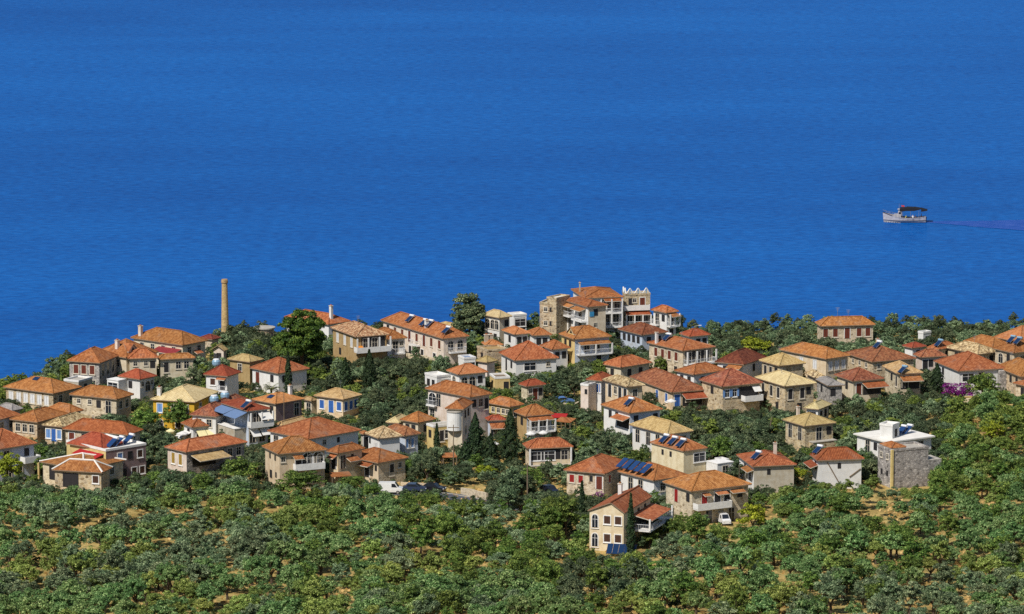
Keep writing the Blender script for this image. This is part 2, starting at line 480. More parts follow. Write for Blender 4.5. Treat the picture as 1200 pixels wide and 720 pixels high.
# ------------------------------------------------------------------ windows and doors (meshes shared between houses)
# code: (width, height, pane material, surround material, extra)
WT = {
    'd': (0.95, 1.35, 'glass', 'stonetrim', None), 'n': (0.85, 1.25, 'dark', None, None),
    'w': (1.05, 1.75, 'whitesh', 'stonetrim', None), 'b': (1.0, 1.6, 'blue', 'trim', None),
    'p': (1.0, 1.6, 'paleblue', 'trim', None), 'r': (1.0, 1.7, 'brownsh', 'stonetrim', None),
    'R': (1.05, 2.1, 'redsh', 'stonetrim', None), 'e': (0.85, 1.3, 'redsh', 'stonetrim', None), 'y': (0.95, 1.9, 'yellowsh', 'trim', None),
    'g': (1.0, 1.6, 'greysh', 'trim', None), 'B': (1.15, 2.3, 'blue', 'trim', None),
    'D': (1.15, 2.3, 'glass', 'stonetrim', None), 'K': (1.15, 2.4, 'dark', 'trim', None),
    'O': (1.1, 2.2, 'brownsh', 'trim', None), 'A': (1.3, 1.9, 'glass', 'stonetrim', 'arch'),
    's': (0.45, 0.8, 'dark', None, None), 'q': (0.7, 0.8, 'glass', 'stonetrim', None),
    'o': (0.9, 1.4, 'glass', 'trim', 'shut'), 't': (0.95, 2.0, 'dark', 'stonetrim', None),
    'W': (2.4, 1.5, 'glass', 'trim', None), 'G': (2.6, 2.3, 'dark', None, None), 'm': (1.05, 1.25, 'darkbrown', 'trim', None),
    'a': (0.95, 2.1, 'glass', 'trim', 'arch'), 'V': (2.0, 2.3, 'glass', 'trim', 'arch'),
}
DOORS = set('BDKORG')
WM = {}
def win_meshes(c):
    """meshes in a frame where the wall is the plane y=0 with outside at -y, x to the right, opening bottom at z=0"""
    if c in WM: return WM[c]
    w, h, pane, sur, ex = WT[c]
    out = {}
    arch = ex == 'arch'
    def outline(w, h, n=7):
        if not arch: return [(-w / 2, 0), (w / 2, 0), (w / 2, h), (-w / 2, h)]
        r = w / 2
        return [(-r, 0), (r, 0)] + [(r * math.cos(math.pi * k / n), h - r + r * math.sin(math.pi * k / n)) for k in range(n + 1)]
    a = MB()
    t = 0.15 if sur else 0.07
    o1, o2 = outline(w, h), outline(w + 2 * t, h + t)
    if not arch: o2 = [(x, z - t * (z < 0.01) * (c not in DOORS)) for x, z in o2]
    fm = sur or 'dark'
    n = len(o1)
    for k in range(n):
        j = (k + 1) % n
        p, q, P, Q = o1[k], o1[j], o2[k], o2[j]
        if (p[0] - q[0]) ** 2 + (p[1] - q[1]) ** 2 < 1e-9: continue
        yo = -0.06
        a.face([(P[0], yo, P[1]), (Q[0], yo, Q[1]), (q[0], yo, q[1]), (p[0], yo, p[1])], fm)
        a.face([(P[0], 0.01, P[1]), (Q[0], 0.01, Q[1]), (Q[0], yo, Q[1]), (P[0], yo, P[1])], fm)
        a.face([(q[0], 0.01, q[1]), (p[0], 0.01, p[1]), (p[0], yo, p[1]), (q[0], yo, q[1])], fm)
    if c not in DOORS and sur:
        a.box(-w / 2 - t - 0.06, -0.14, -t - 0.07, w / 2 + t + 0.06, 0.005, -t, fm)
    out['frame'] = a.mesh('frame')
    b = MB()
    b.face([(x, -0.012, z) for x, z in o1], pane)
    if pane == 'glass':
        b.box(-0.03, -0.035, 0.02, 0.03, -0.014, h - 0.02, sur or 'dark')
        b.box(-w / 2 + 0.01, -0.032, h * 0.62, w / 2 - 0.01, -0.015, h * 0.62 + 0.05, sur or 'dark')
    else:
        b.box(-0.015, -0.03, 0.03, 0.015, -0.014, h - 0.03, 'dark')
    out['pane'] = b.mesh('pane')
    if ex == 'shut':
        s = MB(); s.box(-w / 2 - 0.5, -0.11, 0, -w / 2 - 0.06, -0.065, h, 'paleblue'); out['shutL'] = s.mesh('shutter')
        s = MB(); s.box(w / 2 + 0.06, -0.11, 0, w / 2 + 0.5, -0.065, h, 'paleblue'); out['shutR'] = s.mesh('shutter')
    WM[c] = out
    return out

def add_window(c, parent, loc, rz):
    ms = win_meshes(c)
    nm = 'door' if c in DOORS else 'window'
    w = put(nm, ms['frame'], parent, loc, rz)
    put('door_leaf' if nm == 'door' else 'pane', ms['pane'], w)
    for k in ('shutL', 'shutR'):
        if k in ms: put('shutter', ms[k], w)
    return w

# ------------------------------------------------------------------ houses
HOUSES, BLOCKS, FOOT = {}, [], []
LOG = []

def unproj(px, py, z):
    r = ray(px, py)
    t = (z - CAMH) / r[2]
    return Vector((t * r[0], t * r[1], z))

def solve_len(P, dx, dy, pxt):
    """distance along (dx,dy) from P on its level until the pixel column is pxt"""
    zc = P.y * cF[1] + (P.z - CAMH) * cF[2]
    k = (pxt - PW / 2) / FPX
    den = dx - k * dy * cF[1]
    return (k * zc - P.x) / den if abs(den) > 1e-9 else 1e9

def fit(L, F, R, zoff, phi=None):
    P = ground_at(F[0], F[1], zoff)
    best = None
    for i in ([phi] if phi is not None else np.arange(6, 85, 1.0)):
        a = math.radians(i)
        W = solve_len(P, math.cos(a), math.sin(a), R[0])
        D = solve_len(P, -math.sin(a), math.cos(a), L[0])
        if not (1.5 < W < 45 and 1.5 < D < 45):
            if phi is None: continue
        yr = to_px(P.x + W * math.cos(a), P.y + W * math.sin(a), P.z)[1]
        yl = to_px(P.x - D * math.sin(a), P.y + D * math.cos(a), P.z)[1]
        e = (yr - R[1]) ** 2 + (yl - L[1]) ** 2
        asp = max(W / D, D / W)
        e += 1.2 * max(0, asp - 1.7) ** 2 + 2.0 * (max(W - 17, 0) + max(D - 17, 0))
        if best is None or e < best[0]: best = (e, a, W, D)
    return P, (best or (fit(L, F, R, zoff, 32.0)[1] if phi is None else (99, math.radians(32), 3.0, 3.0)))

class House:
    pass

def roof_hip(b, x0, y0, x1, y1, z, rise, mat, kind='hip', frac=0.5, cap=True, th=0.16):
    w, d = x1 - x0, y1 - y0
    A, B, C_, D_ = (x0, y0, z), (x1, y0, z), (x1, y1, z), (x0, y1, z)
    if kind == 'hip':
        if w >= d:
            k = d * 0.5
            r0, r1 = (x0 + k, y0 + d / 2, z + rise), (x1 - k, y0 + d / 2, z + rise)
            if w - d < 0.3: r0 = r1 = (x0 + w / 2, y0 + d / 2, z + rise)
        else:
            k = w * 0.5
            r0, r1 = (x0 + w / 2, y0 + k, z + rise), (x0 + w / 2, y1 - k, z + rise)
        if w >= d: fs = [(A, B, r1, r0), (B, C_, r1), (C_, D_, r0, r1), (D_, A, r0)]
        else: fs = [(A, B, r0), (B, C_, r1, r0), (C_, D_, r1), (D_, A, r0, r1)]
        hips = [(A, r0), (B, r1 if w >= d else r0), (C_, r1), (D_, r0 if w >= d else r1)]
        if r0 != r1: hips.append((r0, r1))
    elif kind == 'gx':
        r0, r1 = (x0, y0 + d * frac, z + rise), (x1, y0 + d * frac, z + rise)
        fs = [(A, B, r1, r0), (C_, D_, r0, r1)]
        hips = [(r0, r1)]
    else:
        r0, r1 = (x0 + w * frac, y0, z + rise), (x0 + w * frac, y1, z + rise)
        fs = [(B, C_, r1, r0), (D_, A, r0, r1)]
        hips = [(r0, r1)]
    seen = []
    for f in fs:
        p = [Vector(q) for q in f]
        p = [q for i, q in enumerate(p) if i == 0 or (q - p[i - 1]).length > 1e-4]
        e = (p[1] - p[0]).normalized()
        nrm = e.cross(p[2] - p[0]).normalized()
        s = nrm.cross(e)
        uo = p[0].x * 1.7 + p[0].y * 0.9
        b.face(p, mat, [((q - p[0]).dot(e) + uo, (q - p[0]).dot(s)) for q in p])
    lo = lambda q: (q[0], q[1], q[2] - th)
    if kind == 'hip':
        for p, q in ((A, B), (B, C_), (C_, D_), (D_, A)):
            b.face([lo(p), lo(q), q, p], 'fascia')
        b.face([lo(D_), lo(C_), lo(B), lo(A)], 'wood')
    else:
        for f in fs:
            p = f[:4]
            b.face([lo(q) for q in p][::-1], 'wood')
            for k in range(4): b.face([lo(p[k]), lo(p[(k + 1) % 4]), p[(k + 1) % 4], p[k]], 'fascia')
    if cap:
        for p, q in hips:
            P, Q = Vector(p) + Vector((0, 0, 0.03)), Vector(q) + Vector((0, 0, 0.03))
            if (Q - P).length > 0.2: b.tube(P, Q, 0.13, 0.13, mat, 5)

def H(hid, label, L, F, R, apex, hw, wall, roof, lw='', rw='', ex=(), kind='hip', phi=None, vis=None, name='house', frac=0.5,
      rise=None, cat='house', ov=0.42, rwall=None, group=None, fov=0.0):
    P, bst = fit(L, F, R, hw, phi)
    e, a, W, D = bst
    ca, sa = math.cos(a), math.sin(a)
    # screen clearance for trees
    visp = (hw if vis is None else vis) * to_px(P.x, P.y, P.z)[2]
    BLOCKS.append((min(L[0], F[0]), max(R[0], F[0]), min(apex, L[1], R[1]) + 2, F[1] + visp, P.y))
    if kind == 'flat': ov = fov
    ix, iy = ca * ov - sa * ov, sa * ov + ca * ov
    w, d = max(1.2, W - 2 * ov), max(1.2, D - 2 * ov)
    root = empty(name, (P.x + ix, P.y + iy, P.z - hw), a)
    tag(root, label, cat, group)
    FOOT.append((P.x, P.y, ca, sa, W, D))
    # roof height from its apex pixel
    if rise is None and kind != 'flat':
        cx, cy = (W / 2, D / 2)
        if kind == 'gx': cx, cy = 0, D * frac
        if kind == 'gy': cx, cy = W * frac, 0
        wx, wy = P.x + ca * cx - sa * cy, P.y + sa * cx + ca * cy
        if kind == 'hip':      # ridge ends: take the one seen highest
            pts = []
            if W >= D: pts = [(D / 2, D / 2), (W - D / 2, D / 2)]
            else: pts = [(W / 2, W / 2), (W / 2, D - W / 2)]
            wx, wy = max(((P.x + ca * u - sa * v, P.y + sa * u + ca * v) for u, v in pts), key=lambda q: q[1])
        y0 = to_px(wx, wy, P.z)[1]; y1 = to_px(wx, wy, P.z + 1)[1]
        rise = (y0 - apex) / (y0 - y1)
        m = min(W, D) / 2 if kind == 'hip' else (D if kind == 'gx' else W) * min(frac, 1 - frac)
        rise = min(max(rise, 0.24 * m), 0.62 * m)
    LOG.append((hid, round(e, 1), round(math.degrees(a)), round(W, 1), round(D, 1), None if rise is None else round(rise, 2)))
    h = House(); h.root, h.w, h.d, h.hw, h.a, h.rise, h.W, h.D, h.ov = root, w, d, hw, a, rise, W, D, ov
    # walls
    b = MB()
    zt = hw - (0.14 if kind != 'flat' else 0.0)
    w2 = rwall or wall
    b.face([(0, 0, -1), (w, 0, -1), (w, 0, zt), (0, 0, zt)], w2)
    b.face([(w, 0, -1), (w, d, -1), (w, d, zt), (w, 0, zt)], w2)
    b.face([(w, d, -1), (0, d, -1), (0, d, zt), (w, d, zt)], wall)
    b.face([(0, d, -1), (0, 0, -1), (0, 0, zt), (0, d, zt)], wall)
    b.face([(0, 0, zt), (w, 0, zt), (w, d, zt), (0, d, zt)], wall)
    if kind == 'gx':
        zr = zt + rise * (d / D)
        yr = (D * frac - ov)
        for x in (0, w):
            b.face([(x, 0, zt), (x, yr, zr), (x, d, zt)], wall)
    if kind == 'gy':
        zr = zt + rise * (w / W)
        xr = (W * frac - ov)
        for y in (0, d):
            b.face([(0, y, zt), (w, y, zt), (xr, y, zr)], w2)
    h.walls = b.build('wall', root)
    # roof
    b = MB()
    if kind == 'flat' and fov > 0:
        b.box(-fov, -fov, hw - 0.13, w + fov, d + fov, hw + 0.12, roof)
    elif kind == 'flat':
        p = 0.35
        b.box(0.2, 0.2, hw - 0.10, w - 0.2, d - 0.2, hw + 0.03, roof)
        pm = wall if wall in ('stone', 'greystone') else 'trim'
        b.box(-0.06, -0.06, hw - 0.05, w + 0.06, 0.2, hw + p, pm); b.box(-0.06, d - 0.2, hw - 0.05, w + 0.06, d + 0.06, hw + p, pm)
        b.box(-0.06, 0.2, hw - 0.05, 0.2, d - 0.2, hw + p, pm); b.box(w - 0.2, 0.2, hw - 0.05, w + 0.06, d - 0.2, hw + p, pm)
    else:
        roof_hip(b, -ov, -ov, W - ov, D - ov, hw, rise, roof, kind, frac)
    h.roof = b.build('roof', root)
    # openings
    for face, spec in (('L', lw), ('R', rw)):
        fwid = d if face == 'L' else w
        for k, row in enumerate(x for x in spec.split('/')):
            if not row: continue
            items = []
            for tok in row.split():
                if tok[0].isdigit():
                    n = int(tok[:-1]); items += [((i + 0.5) / n * 0.86 + 0.07, tok[-1]) for i in range(n)]
                else:
                    u, c = tok.split(':') if ':' in tok else (tok[:-1], tok[-1])
                    items.append((float(u), c))
            for u, c in items:
                wd, ht = WT[c][:2]
                top = hw - 0.75 - 2.95 * k
                if WT[c][1] > 2.05 and k == 0: top += 0.12
                z = top - ht
                if z < -0.4: continue
                s = min(max(u * fwid, wd / 2 + 0.2), fwid - wd / 2 - 0.2)
                if face == 'L': add_window(c, root, (0, d - s, z), -math.pi / 2)
                else: add_window(c, root, (s, 0, z), 0)
    for x in ex: EXTRA[x[0]](h, *x[1:])
    HOUSES[hid] = h
    return h

def facept(h, face, u, out, z):
    """point in house coordinates: u from image left to right, out = distance from the wall"""
    return (-out, h.d * (1 - u), z) if face == 'L' else (h.w * u, -out, z)

def slab(b, h, face, u0, u1, o0, o1, za, zb, th, mat, tile=False):
    """sheet from (o0,za) at the wall to (o1,zb) outside"""
    p = [facept(h, face, u0, o0, za), facept(h, face, u1, o0, za), facept(h, face, u1, o1, zb), facept(h, face, u0, o1, zb)]
    lo = [(q[0], q[1], q[2] - th) for q in p]
    wd = abs(u1 - u0) * (h.d if face == 'L' else h.w)
    dl = math.hypot(o1 - o0, zb - za)
    b.face([p[3], p[2], p[1], p[0]], mat, [(0, 0), (wd, 0), (wd, dl), (0, dl)])
    b.face(lo, 'wood' if tile else mat)
    for k in range(4):
        j = (k + 1) % 4
        b.face([lo[k], p[k], p[j], lo[j]][::-1], 'stonetrim' if tile else mat)

def x_can(h, face, u0, u1, z, depth, mat='orange', drop=0.45):
    b = MB(); slab(b, h, face, u0, u1, -0.02, depth, h.hw + z, h.hw + z - drop * depth, 0.13, mat, True)
    b.build('porch_roof', h.root)

def x_awn(h, face, u0, u1, z, depth, mat='awnwhite', drop=0.7):
    b = MB(); slab(b, h, face, u0, u1, 0.03, depth, h.hw + z, h.hw + z - drop * depth, 0.04, mat)
    b.build('awning', h.root)

def x_bal(h, face, u0, u1, z, depth, posts=2, roofz=None, mat='trim', solid=False):
    b = MB(); slab(b, h, face, u0, u1, -0.02, depth, h.hw + z, h.hw + z, 0.22, mat)
    bal = b.build('balcony', h.root)
    r = MB()
    zz = h.hw + z
    for (ua, oa, ub, ob) in ((u0, depth - 0.05, u1, depth - 0.05), (u0, 0.05, u0, depth - 0.05), (u1, 0.05, u1, depth - 0.05)):
        pa, pb = Vector(facept(h, face, ua, oa, zz)), Vector(facept(h, face, ub, ob, zz))
        n = max(2, int((pb - pa).length / 0.28))
        if solid:
            up = Vector((0, 0, 0.9)); off = (pb - pa).normalized().cross(Vector((0, 0, 1))) * 0.05
            r.hexa([pa - off, pb - off, pb + off, pa + off, pa - off + up, pb - off + up, pb + off + up, pa + off + up], mat)
        else:
            r.tube(pa + Vector((0, 0, 0.95)), pb + Vector((0, 0, 0.95)), 0.045, 0.045, 'rail', 4)
            r.tube(pa + Vector((0, 0, 0.12)), pb + Vector((0, 0, 0.12)), 0.03, 0.03, 'rail', 4)
            for i in range(n + 1):
                q = pa.lerp(pb, i / n); r.tube(q, q + Vector((0, 0, 0.95)), 0.022, 0.022, 'rail', 4)
    r.build('railing', bal)
    if roofz is not None:
        for i in range(posts):
            u = u0 + (u1 - u0) * i / max(1, posts - 1)
            p = facept(h, face, u, depth - 0.12, zz)
            c = MB(); c.box(p[0] - 0.13, p[1] - 0.13, zz - h.hw * 0 - 0.02, p[0] + 0.13, p[1] + 0.13, h.hw + roofz, mat)
            c.build('post', h.root)

def x_sol(h, face, u, v, tank='tank', n=1):
    """solar water heater: tilted collector with a tank along its top, standing on the roof slope"""
    run = min(h.W, h.D) / 2
    t = run * v
    if face == 'L': x, y = -h.ov + t, h.D * (1 - u) - h.ov
    else: x, y = h.W * u - h.ov, -h.ov + t
    z = h.hw + h.rise * v if h.rise is not None else h.hw + 0.05
    for k in range(n):
        b = MB()
        dz, L_, wd = 1.15, 1.75, 0.62
        b.hexa([(-wd, -L_ / 2, 0.12), (wd, -L_ / 2, 0.12), (wd, L_ / 2, dz), (-wd, L_ / 2, dz),
                (-wd, -L_ / 2 - .04, 0.20), (wd, -L_ / 2 - .04, 0.20), (wd, L_ / 2 - .04, dz + .08), (-wd, L_ / 2 - .04, dz + .08)], 'solar')
        for sx in (-wd - .03, wd - .0):
            b.hexa([(sx, -L_ / 2 - .05, 0.10), (sx + .04, -L_ / 2 - .05, 0.10), (sx + .04, L_ / 2, dz - .02), (sx, L_ / 2, dz - .02),
                    (sx, -L_ / 2 - .09, 0.22), (sx + .04, -L_ / 2 - .09, 0.22), (sx + .04, L_ / 2 - .04, dz + .10), (sx, L_ / 2 - .04, dz + .10)], 'metal')
        for sx in (-0.5, 0.5):
            b.tube((sx, L_ / 2 + 0.1, -0.6), (sx, L_ / 2 + 0.1, dz + 0.1), 0.03, 0.03, 'metal', 4)
            b.tube((sx, -L_ / 2, -0.3), (sx, -L_ / 2, 0.2), 0.03, 0.03, 'metal', 4)
        # face south-west in world space: local -y of the unit must point to world azimuth (-0.75,-0.66)
        ang = math.atan2(-0.72, -0.69) + math.pi / 2 - h.a
        ox, oy = math.cos(ang) * 1.5 * k, math.sin(ang) * 1.5 * k
        s = b.build('solar_heater', h.roof, (x + ox, y + oy, z)); s.rotation_euler = (0, 0, ang); s.scale = (.85, .85, .85)
        c = MB(); c.tube((-0.72, L_ / 2 + 0.16, dz + 0.22), (0.72, L_ / 2 + 0.16, dz + 0.22), 0.27, 0.27, tank, 10)
        c.build('tank', s)

def x_sky(h, face, u, v):
    run = min(h.W, h.D) / 2
    sl = h.rise / run
    b = MB()
    t = run * v
    if face == 'L':
        x, y = -h.ov + t, h.D * (1 - u) - h.ov; z = h.hw + h.rise * v
        p = [(x, y + .6, z), (x, y - .6, z), (x + 1.0, y - .6, z + sl), (x + 1.0, y + .6, z + sl)]
    else:
        x, y = h.W * u - h.ov, -h.ov + t; z = h.hw + h.rise * v
        p = [(x - .6, y, z), (x + .6, y, z), (x + .6, y + 1.0, z + sl), (x - .6, y + 1.0, z + sl)]
    q = [(a_, b_, c_ + 0.13) for a_, b_, c_ in p]
    b.hexa(p + q, 'solar')
    b.build('skylight', h.roof)

def x_chim(h, u, v, ht=1.2, mat='white', s=0.35):
    """u,v in the footprint, from the front corner along the right and the left face"""
    x, y = h.w * u, h.d * v
    z = h.hw - 0.1
    b = MB()
    b.box(x - s, y - s, z, x + s, y + s, z + (h.rise or 0) * 0.6 + ht, mat)
    zt = z + (h.rise or 0) * 0.6 + ht
    b.box(x - s - .08, y - s - .08, zt, x + s + .08, y + s + .08, zt + .12, 'stonetrim')
    b.box(x - s * .5, y - s * .5, zt + .12, x + s * .5, y + s * .5, zt + .34, 'orange')
    b.build('chimney', h.roof)

def x_ant(h, u, v, ht=2.6):
    x, y = h.w * u, h.d * v
    z = h.hw + (h.rise or 0) * 0.3
    b = MB()
    b.tube((x, y, z), (x, y, z + ht), 0.03, 0.03, 'metal', 4)
    for k in range(4): b.tube((x - .45 + k * .05, y, z + ht - k * .18), (x + .45 - k * .05, y, z + ht - k * .18), 0.018, 0.018, 'metal', 4)
    b.build('aerial', h.roof)

def x_box(h, face, u0, u1, depth, z0, z1, mat, par=0.3, opens=''):
    """flat roofed annex against a face"""
    b = MB()
    q = [facept(h, face, u0, 0.0, z0), facept(h, face, u1, 0.0, z0), facept(h, face, u1, depth, z0), facept(h, face, u0, depth, z0)]
    up = [(a_, b_, h.hw + z1) for a_, b_, _ in q]
    b.hexa(q[::-1] + up[::-1], mat)
    ax = b.build('annex', h.root)
    c = MB()
    slab(c, h, face, u0 - .01, u1 + .01, -0.02, depth + 0.1, h.hw + z1 + .12, h.hw + z1 + .12, 0.115, 'concrete' if 'stone' in mat else 'trim')
    c.build('roof_slab', ax)
    fw = (h.d if face == 'L' else h.w)
    for tok in opens.split():
        u, cc = tok.split(':')
        wd, ht = WT[cc][:2]
        uu = u0 + (u1 - u0) * float(u)
        p = facept(h, face, uu, depth, h.hw + z1 - 0.5 - ht)
        add_window(cc, h.root, p, -math.pi / 2 if face == 'L' else 0)

def x_shade(h, face, u0, u1, z0, z1):
    """thin dark sheet on the wall, painting the shade behind verandah posts"""
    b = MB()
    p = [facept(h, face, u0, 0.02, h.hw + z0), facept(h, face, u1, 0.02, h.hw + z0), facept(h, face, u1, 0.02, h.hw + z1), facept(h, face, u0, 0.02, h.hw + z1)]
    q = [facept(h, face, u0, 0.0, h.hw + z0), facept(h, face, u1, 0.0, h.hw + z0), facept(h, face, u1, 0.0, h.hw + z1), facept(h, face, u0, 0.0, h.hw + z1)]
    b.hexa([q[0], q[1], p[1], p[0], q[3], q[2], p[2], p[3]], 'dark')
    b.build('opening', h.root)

def x_dorm(h, face, u, wd=2.6, ht=1.3, mat='stonelight'):
    """small gabled dormer standing on a roof slope"""
    run = min(h.W, h.D) / 2
    sl = h.rise / run
    b = MB(); r = MB()
    t0 = run * 0.25
    def P(s, o, z):   # s along the eave, o inward
        if face == 'L': return (-h.ov + o, h.D * (1 - u) - h.ov - s, z)
        return (h.W * u - h.ov + s, -h.ov + o, z)
    zb = h.hw + sl * t0
    b.face([P(-wd / 2, t0, zb - .1), P(wd / 2, t0, zb - .1), P(wd / 2, t0, zb + .3), P(0, t0, zb + .3 + ht), P(-wd / 2, t0, zb + .3)], mat)
    b.face([P(-wd * .2, t0 - .02, zb + .2), P(wd * .2, t0 - .02, zb + .2), P(0, t0 - .02, zb + .1 + ht * .7)], 'dark')
    b.build('dormer', h.roof)
    ob = (ht + .3) / sl
    for sg in (-1, 1):
        pts = [P(sg * (wd / 2 + .2), t0 - .25, zb + .22), P(0, t0 - .25, zb + .38 + ht), P(0, t0 + ob, zb + .38 + ht), P(sg * (wd / 2 + .2), t0 + .3, zb + .22)]
        if sg > 0: pts = pts[::-1]
        r.face(pts, 'orange', [(0, 0), (0, 2), (3, 2), (3, 0)])
        lo = [(a_, b_, c_ - .12) for a_, b_, c_ in pts]
        r.face(lo[::-1], 'wood')
        for k in range(4): r.face([lo[k], lo[(k + 1) % 4], pts[(k + 1) % 4], pts[k]], 'stonetrim')
    r.build('dormer_roof', h.roof)

def x_tank(h, u, v):
    x, y = h.w * u, h.d * v
    z = h.hw + (h.rise or 0) * 0.75
    b = MB()
    b.tube((x - .35, y, z - .8), (x - .35, y, z + .3), 0.04, 0.04, 'metal', 4); b.tube((x + .35, y, z - .8), (x + .35, y, z + .3), 0.04, 0.04, 'metal', 4)
    b.lathe([(0.0, z + 0.2), (0.72, z + .22), (0.85, z + .5), (0.85, z + 1.05), (0.62, z + 1.35)], 'tankblue', 14, (x, y))
    t = b.build('water_tank', h.roof)
    c = MB(); c.lathe([(0.64, z + 1.36), (0.60, z + 1.5), (0.2, z + 1.58)], 'tank', 12, (x, y)); c.build('lid', t)

def x_arch(h, face, us, z0, wd=1.9, ht=2.2):
    for u in us: 
        add_window('V', h.root, facept(h, face, u, 0, h.hw + z0), -math.pi / 2 if face == 'L' else 0)

def x_mer(h):
    """small gabled ornaments along the wall top"""
    b = MB()
    for face, n in (('R', 3), ('L', 2)):
        for i in range(n):
            u0, u1 = i / n + .03, (i + 1) / n - .03
            p = [Vector(facept(h, face, u, 0.0, h.hw + .33)) for u in (u0, (u0 + u1) / 2, u1)]
            p[1].z += 1.1
            for q, r_ in ((p[0], p[1]), (p[1], p[2])): b.tube(q, r_, 0.13, 0.13, 'trim', 5)
            b.tube((p[1].x, p[1].y, h.hw + .3), p[1], 0.10, 0.10, 'sign', 5)
    b.build('roof_ornament', h.roof)

def x_post(h, face, u, out, z0, z1, mat='trim', s=0.14):
    p = facept(h, face, u, out, 0)
    b = MB(); b.box(p[0] - s, p[1] - s, h.hw + z0, p[0] + s, p[1] + s, h.hw + z1, mat)
    b.build('post', h.root)

def x_beam(h, face, a, c):
    pa, pb = facept(h, face, a[0], 0.07, h.hw + a[1]), facept(h, face, c[0], 0.07, h.hw + c[1])
    b = MB(); b.tube(pa, pb, 0.1, 0.1, 'wood', 5); b.build('wall_beam', h.root)

def x_sign(h, face, u0, u1, z0, z1):
    b = MB(); q = [facept(h, face, u, o, h.hw + z) for z in (z0, z1) for (u, o) in ((u0, 0), (u1, 0), (u1, .1), (u0, .1))]
    b.hexa([q[0], q[1], q[2], q[3], q[4], q[5], q[6], q[7]], 'sign'); b.build('sign_board', h.root)

def x_base(h, face, z1, mat, th=0.05):
    b = MB()
    q = [facept(h, face, 0, 0, -1), facept(h, face, 1, 0, -1), facept(h, face, 1, th, -1), facept(h, face, 0, th, -1)]
    b.hexa(q[::-1] + [(x, y, z1) for x, y, _ in q][::-1], mat); b.build('wall_base', h.root)

def x_ridge(h):
    """white mortar bars along the hips"""
    b = MB()
    o = h.ov
    W, D, z, r = h.W, h.D, h.hw + .06, h.rise
    if W >= D: pts = [((-o, -o), (D / 2 - o, D / 2 - o)), ((W - o, -o), (W - D / 2 - o, D / 2 - o)), ((-o, D - o), (D / 2 - o, D / 2 - o))]
    else: pts = [((-o, -o), (W / 2 - o, W / 2 - o)), ((W - o, -o), (W / 2 - o, W / 2 - o)), ((-o, D - o), (W / 2 - o, D - W / 2 - o))]
    for p, q in pts: b.tube((p[0], p[1], z), (q[0], q[1], z + r), 0.16, 0.16, 'flatwhite', 5)
    if abs(W - D) > .2:
        e0, e1 = ((D / 2 - o, D / 2 - o), (W - D / 2 - o, D / 2 - o)) if W >= D else ((W / 2 - o, W / 2 - o), (W / 2 - o, D - W / 2 - o))
        b.tube((e0[0], e0[1], z + r), (e1[0], e1[1], z + r), 0.16, 0.16, 'flatwhite', 5)
    b.build('ridge_mortar', h.roof)

def x_bay(h, face, u, r, z0, z1, mat='white'):
    p = facept(h, face, u, -r * .25, 0)
    b = MB(); b.lathe([(r, h.hw + z0), (r, h.hw + z1)], mat, 24, (p[0], p[1])); b.lathe([(r * .9, h.hw + z1), (r * 1.05, h.hw + z1 + .02), (r * 1.05, h.hw + z1 + .2), (.1, h.hw + z1 + .25)], 'concrete', 24, (p[0], p[1]))
    b.build('bay', h.root)

EXTRA = dict(bay=x_bay, can=x_can, awn=x_awn, bal=x_bal, sol=x_sol, sky=x_sky, chim=x_chim, ant=x_ant, box=x_box, open=x_shade, dorm=x_dorm,
             tank=x_tank, arch=x_arch, mer=x_mer, post=x_post, beam=x_beam, sign=x_sign, base=x_base, ridge=x_ridge)
# ------------------------------------------------------------------ the village (pixel corners of the eaves: left, front, right; ridge row; wall height in m)
# far left
H('1', 'tan stone house with white shutters and a blue skylight at the far left shore', (3.3, 453.3), (62.5, 461.3), (95.8, 453.3), 441.5, 4.6,
  'stone', 'orange', '.11:w .27:w .42:w .56:w .71:w .86:w', '2d', [('sky', 'L', .42, .75)], vis=2.6, name='stone_house')
H('2', 'orange roofed cream stone house between the white shuttered house and the yellow house', (81, 463), (137, 468), (157, 463), 451.5, 5.0,
  'stonelight', 'orange', '.15:q .4:q .6:n .82:D', '2d', vis=3.6, name='stone_house')
H('3', 'two storey rubble house with three red brown windows above the left shore', (78, 423), (117.5, 425.5), (139.7, 416.7), 406.5, 5.8,
  'greystone', 'orange', '.22:r .48:r .76:r/3d', '3D', vis=4.6, name='stone_house')
H('4', 'long orange roofed house with a gabled dormer behind the white arched window house', (110, 414), (148, 419.5), (186, 413), 397.5, 5.6,
  'cream_w', 'orange', '2d', '3d', [('dorm', 'R', .33), ('chim', .2, .5, 1.2, 'pink')], vis=3)
H('5a', 'pale cream house with a single hipped orange roof behind the white house', (147.5, 419), (150, 420.5), (186, 421), 406, 5.6,
  'cream_w', 'orange', '', '.2:q .6:q .85:n', vis=3.4, phi=10)
H('5b', 'cream house with two small roof peaks left of the bushy olive', (183, 420.5), (186, 421.5), (229, 418.5), 409.5, 5.4,
  'cream_w', 'orange', '', '.18:t .55:d .8:d', vis=4, phi=16)
H('6', 'largest orange roof on the left skyline with a maroon awning below', (153, 396), (214, 404.7), (244, 399.5), 384, 6.2,
  'cream_w', 'orange', '4d', '2d', [('can', 'L', .52, .98, -1.0, 2.6, 'maroon', .25), ('chim', .1, .9, 1.3, 'pink'), ('can', 'R', .45, .75, -1.6, 1.2)], vis=3)
H('7', 'white house with red roof and an arched window on its shaded blue side', (138, 440), (164, 444.8), (184, 439.5), 432.5, 4.8,
  'white', 'red', '.5:n', '.18:q .55:A .85:q', [('box', 'L', -.25, .35, 2.6, -.5, -.4, 'white', .3, '.5:W'), ('ant', .8, .6)], vis=4.4, name='white_house')
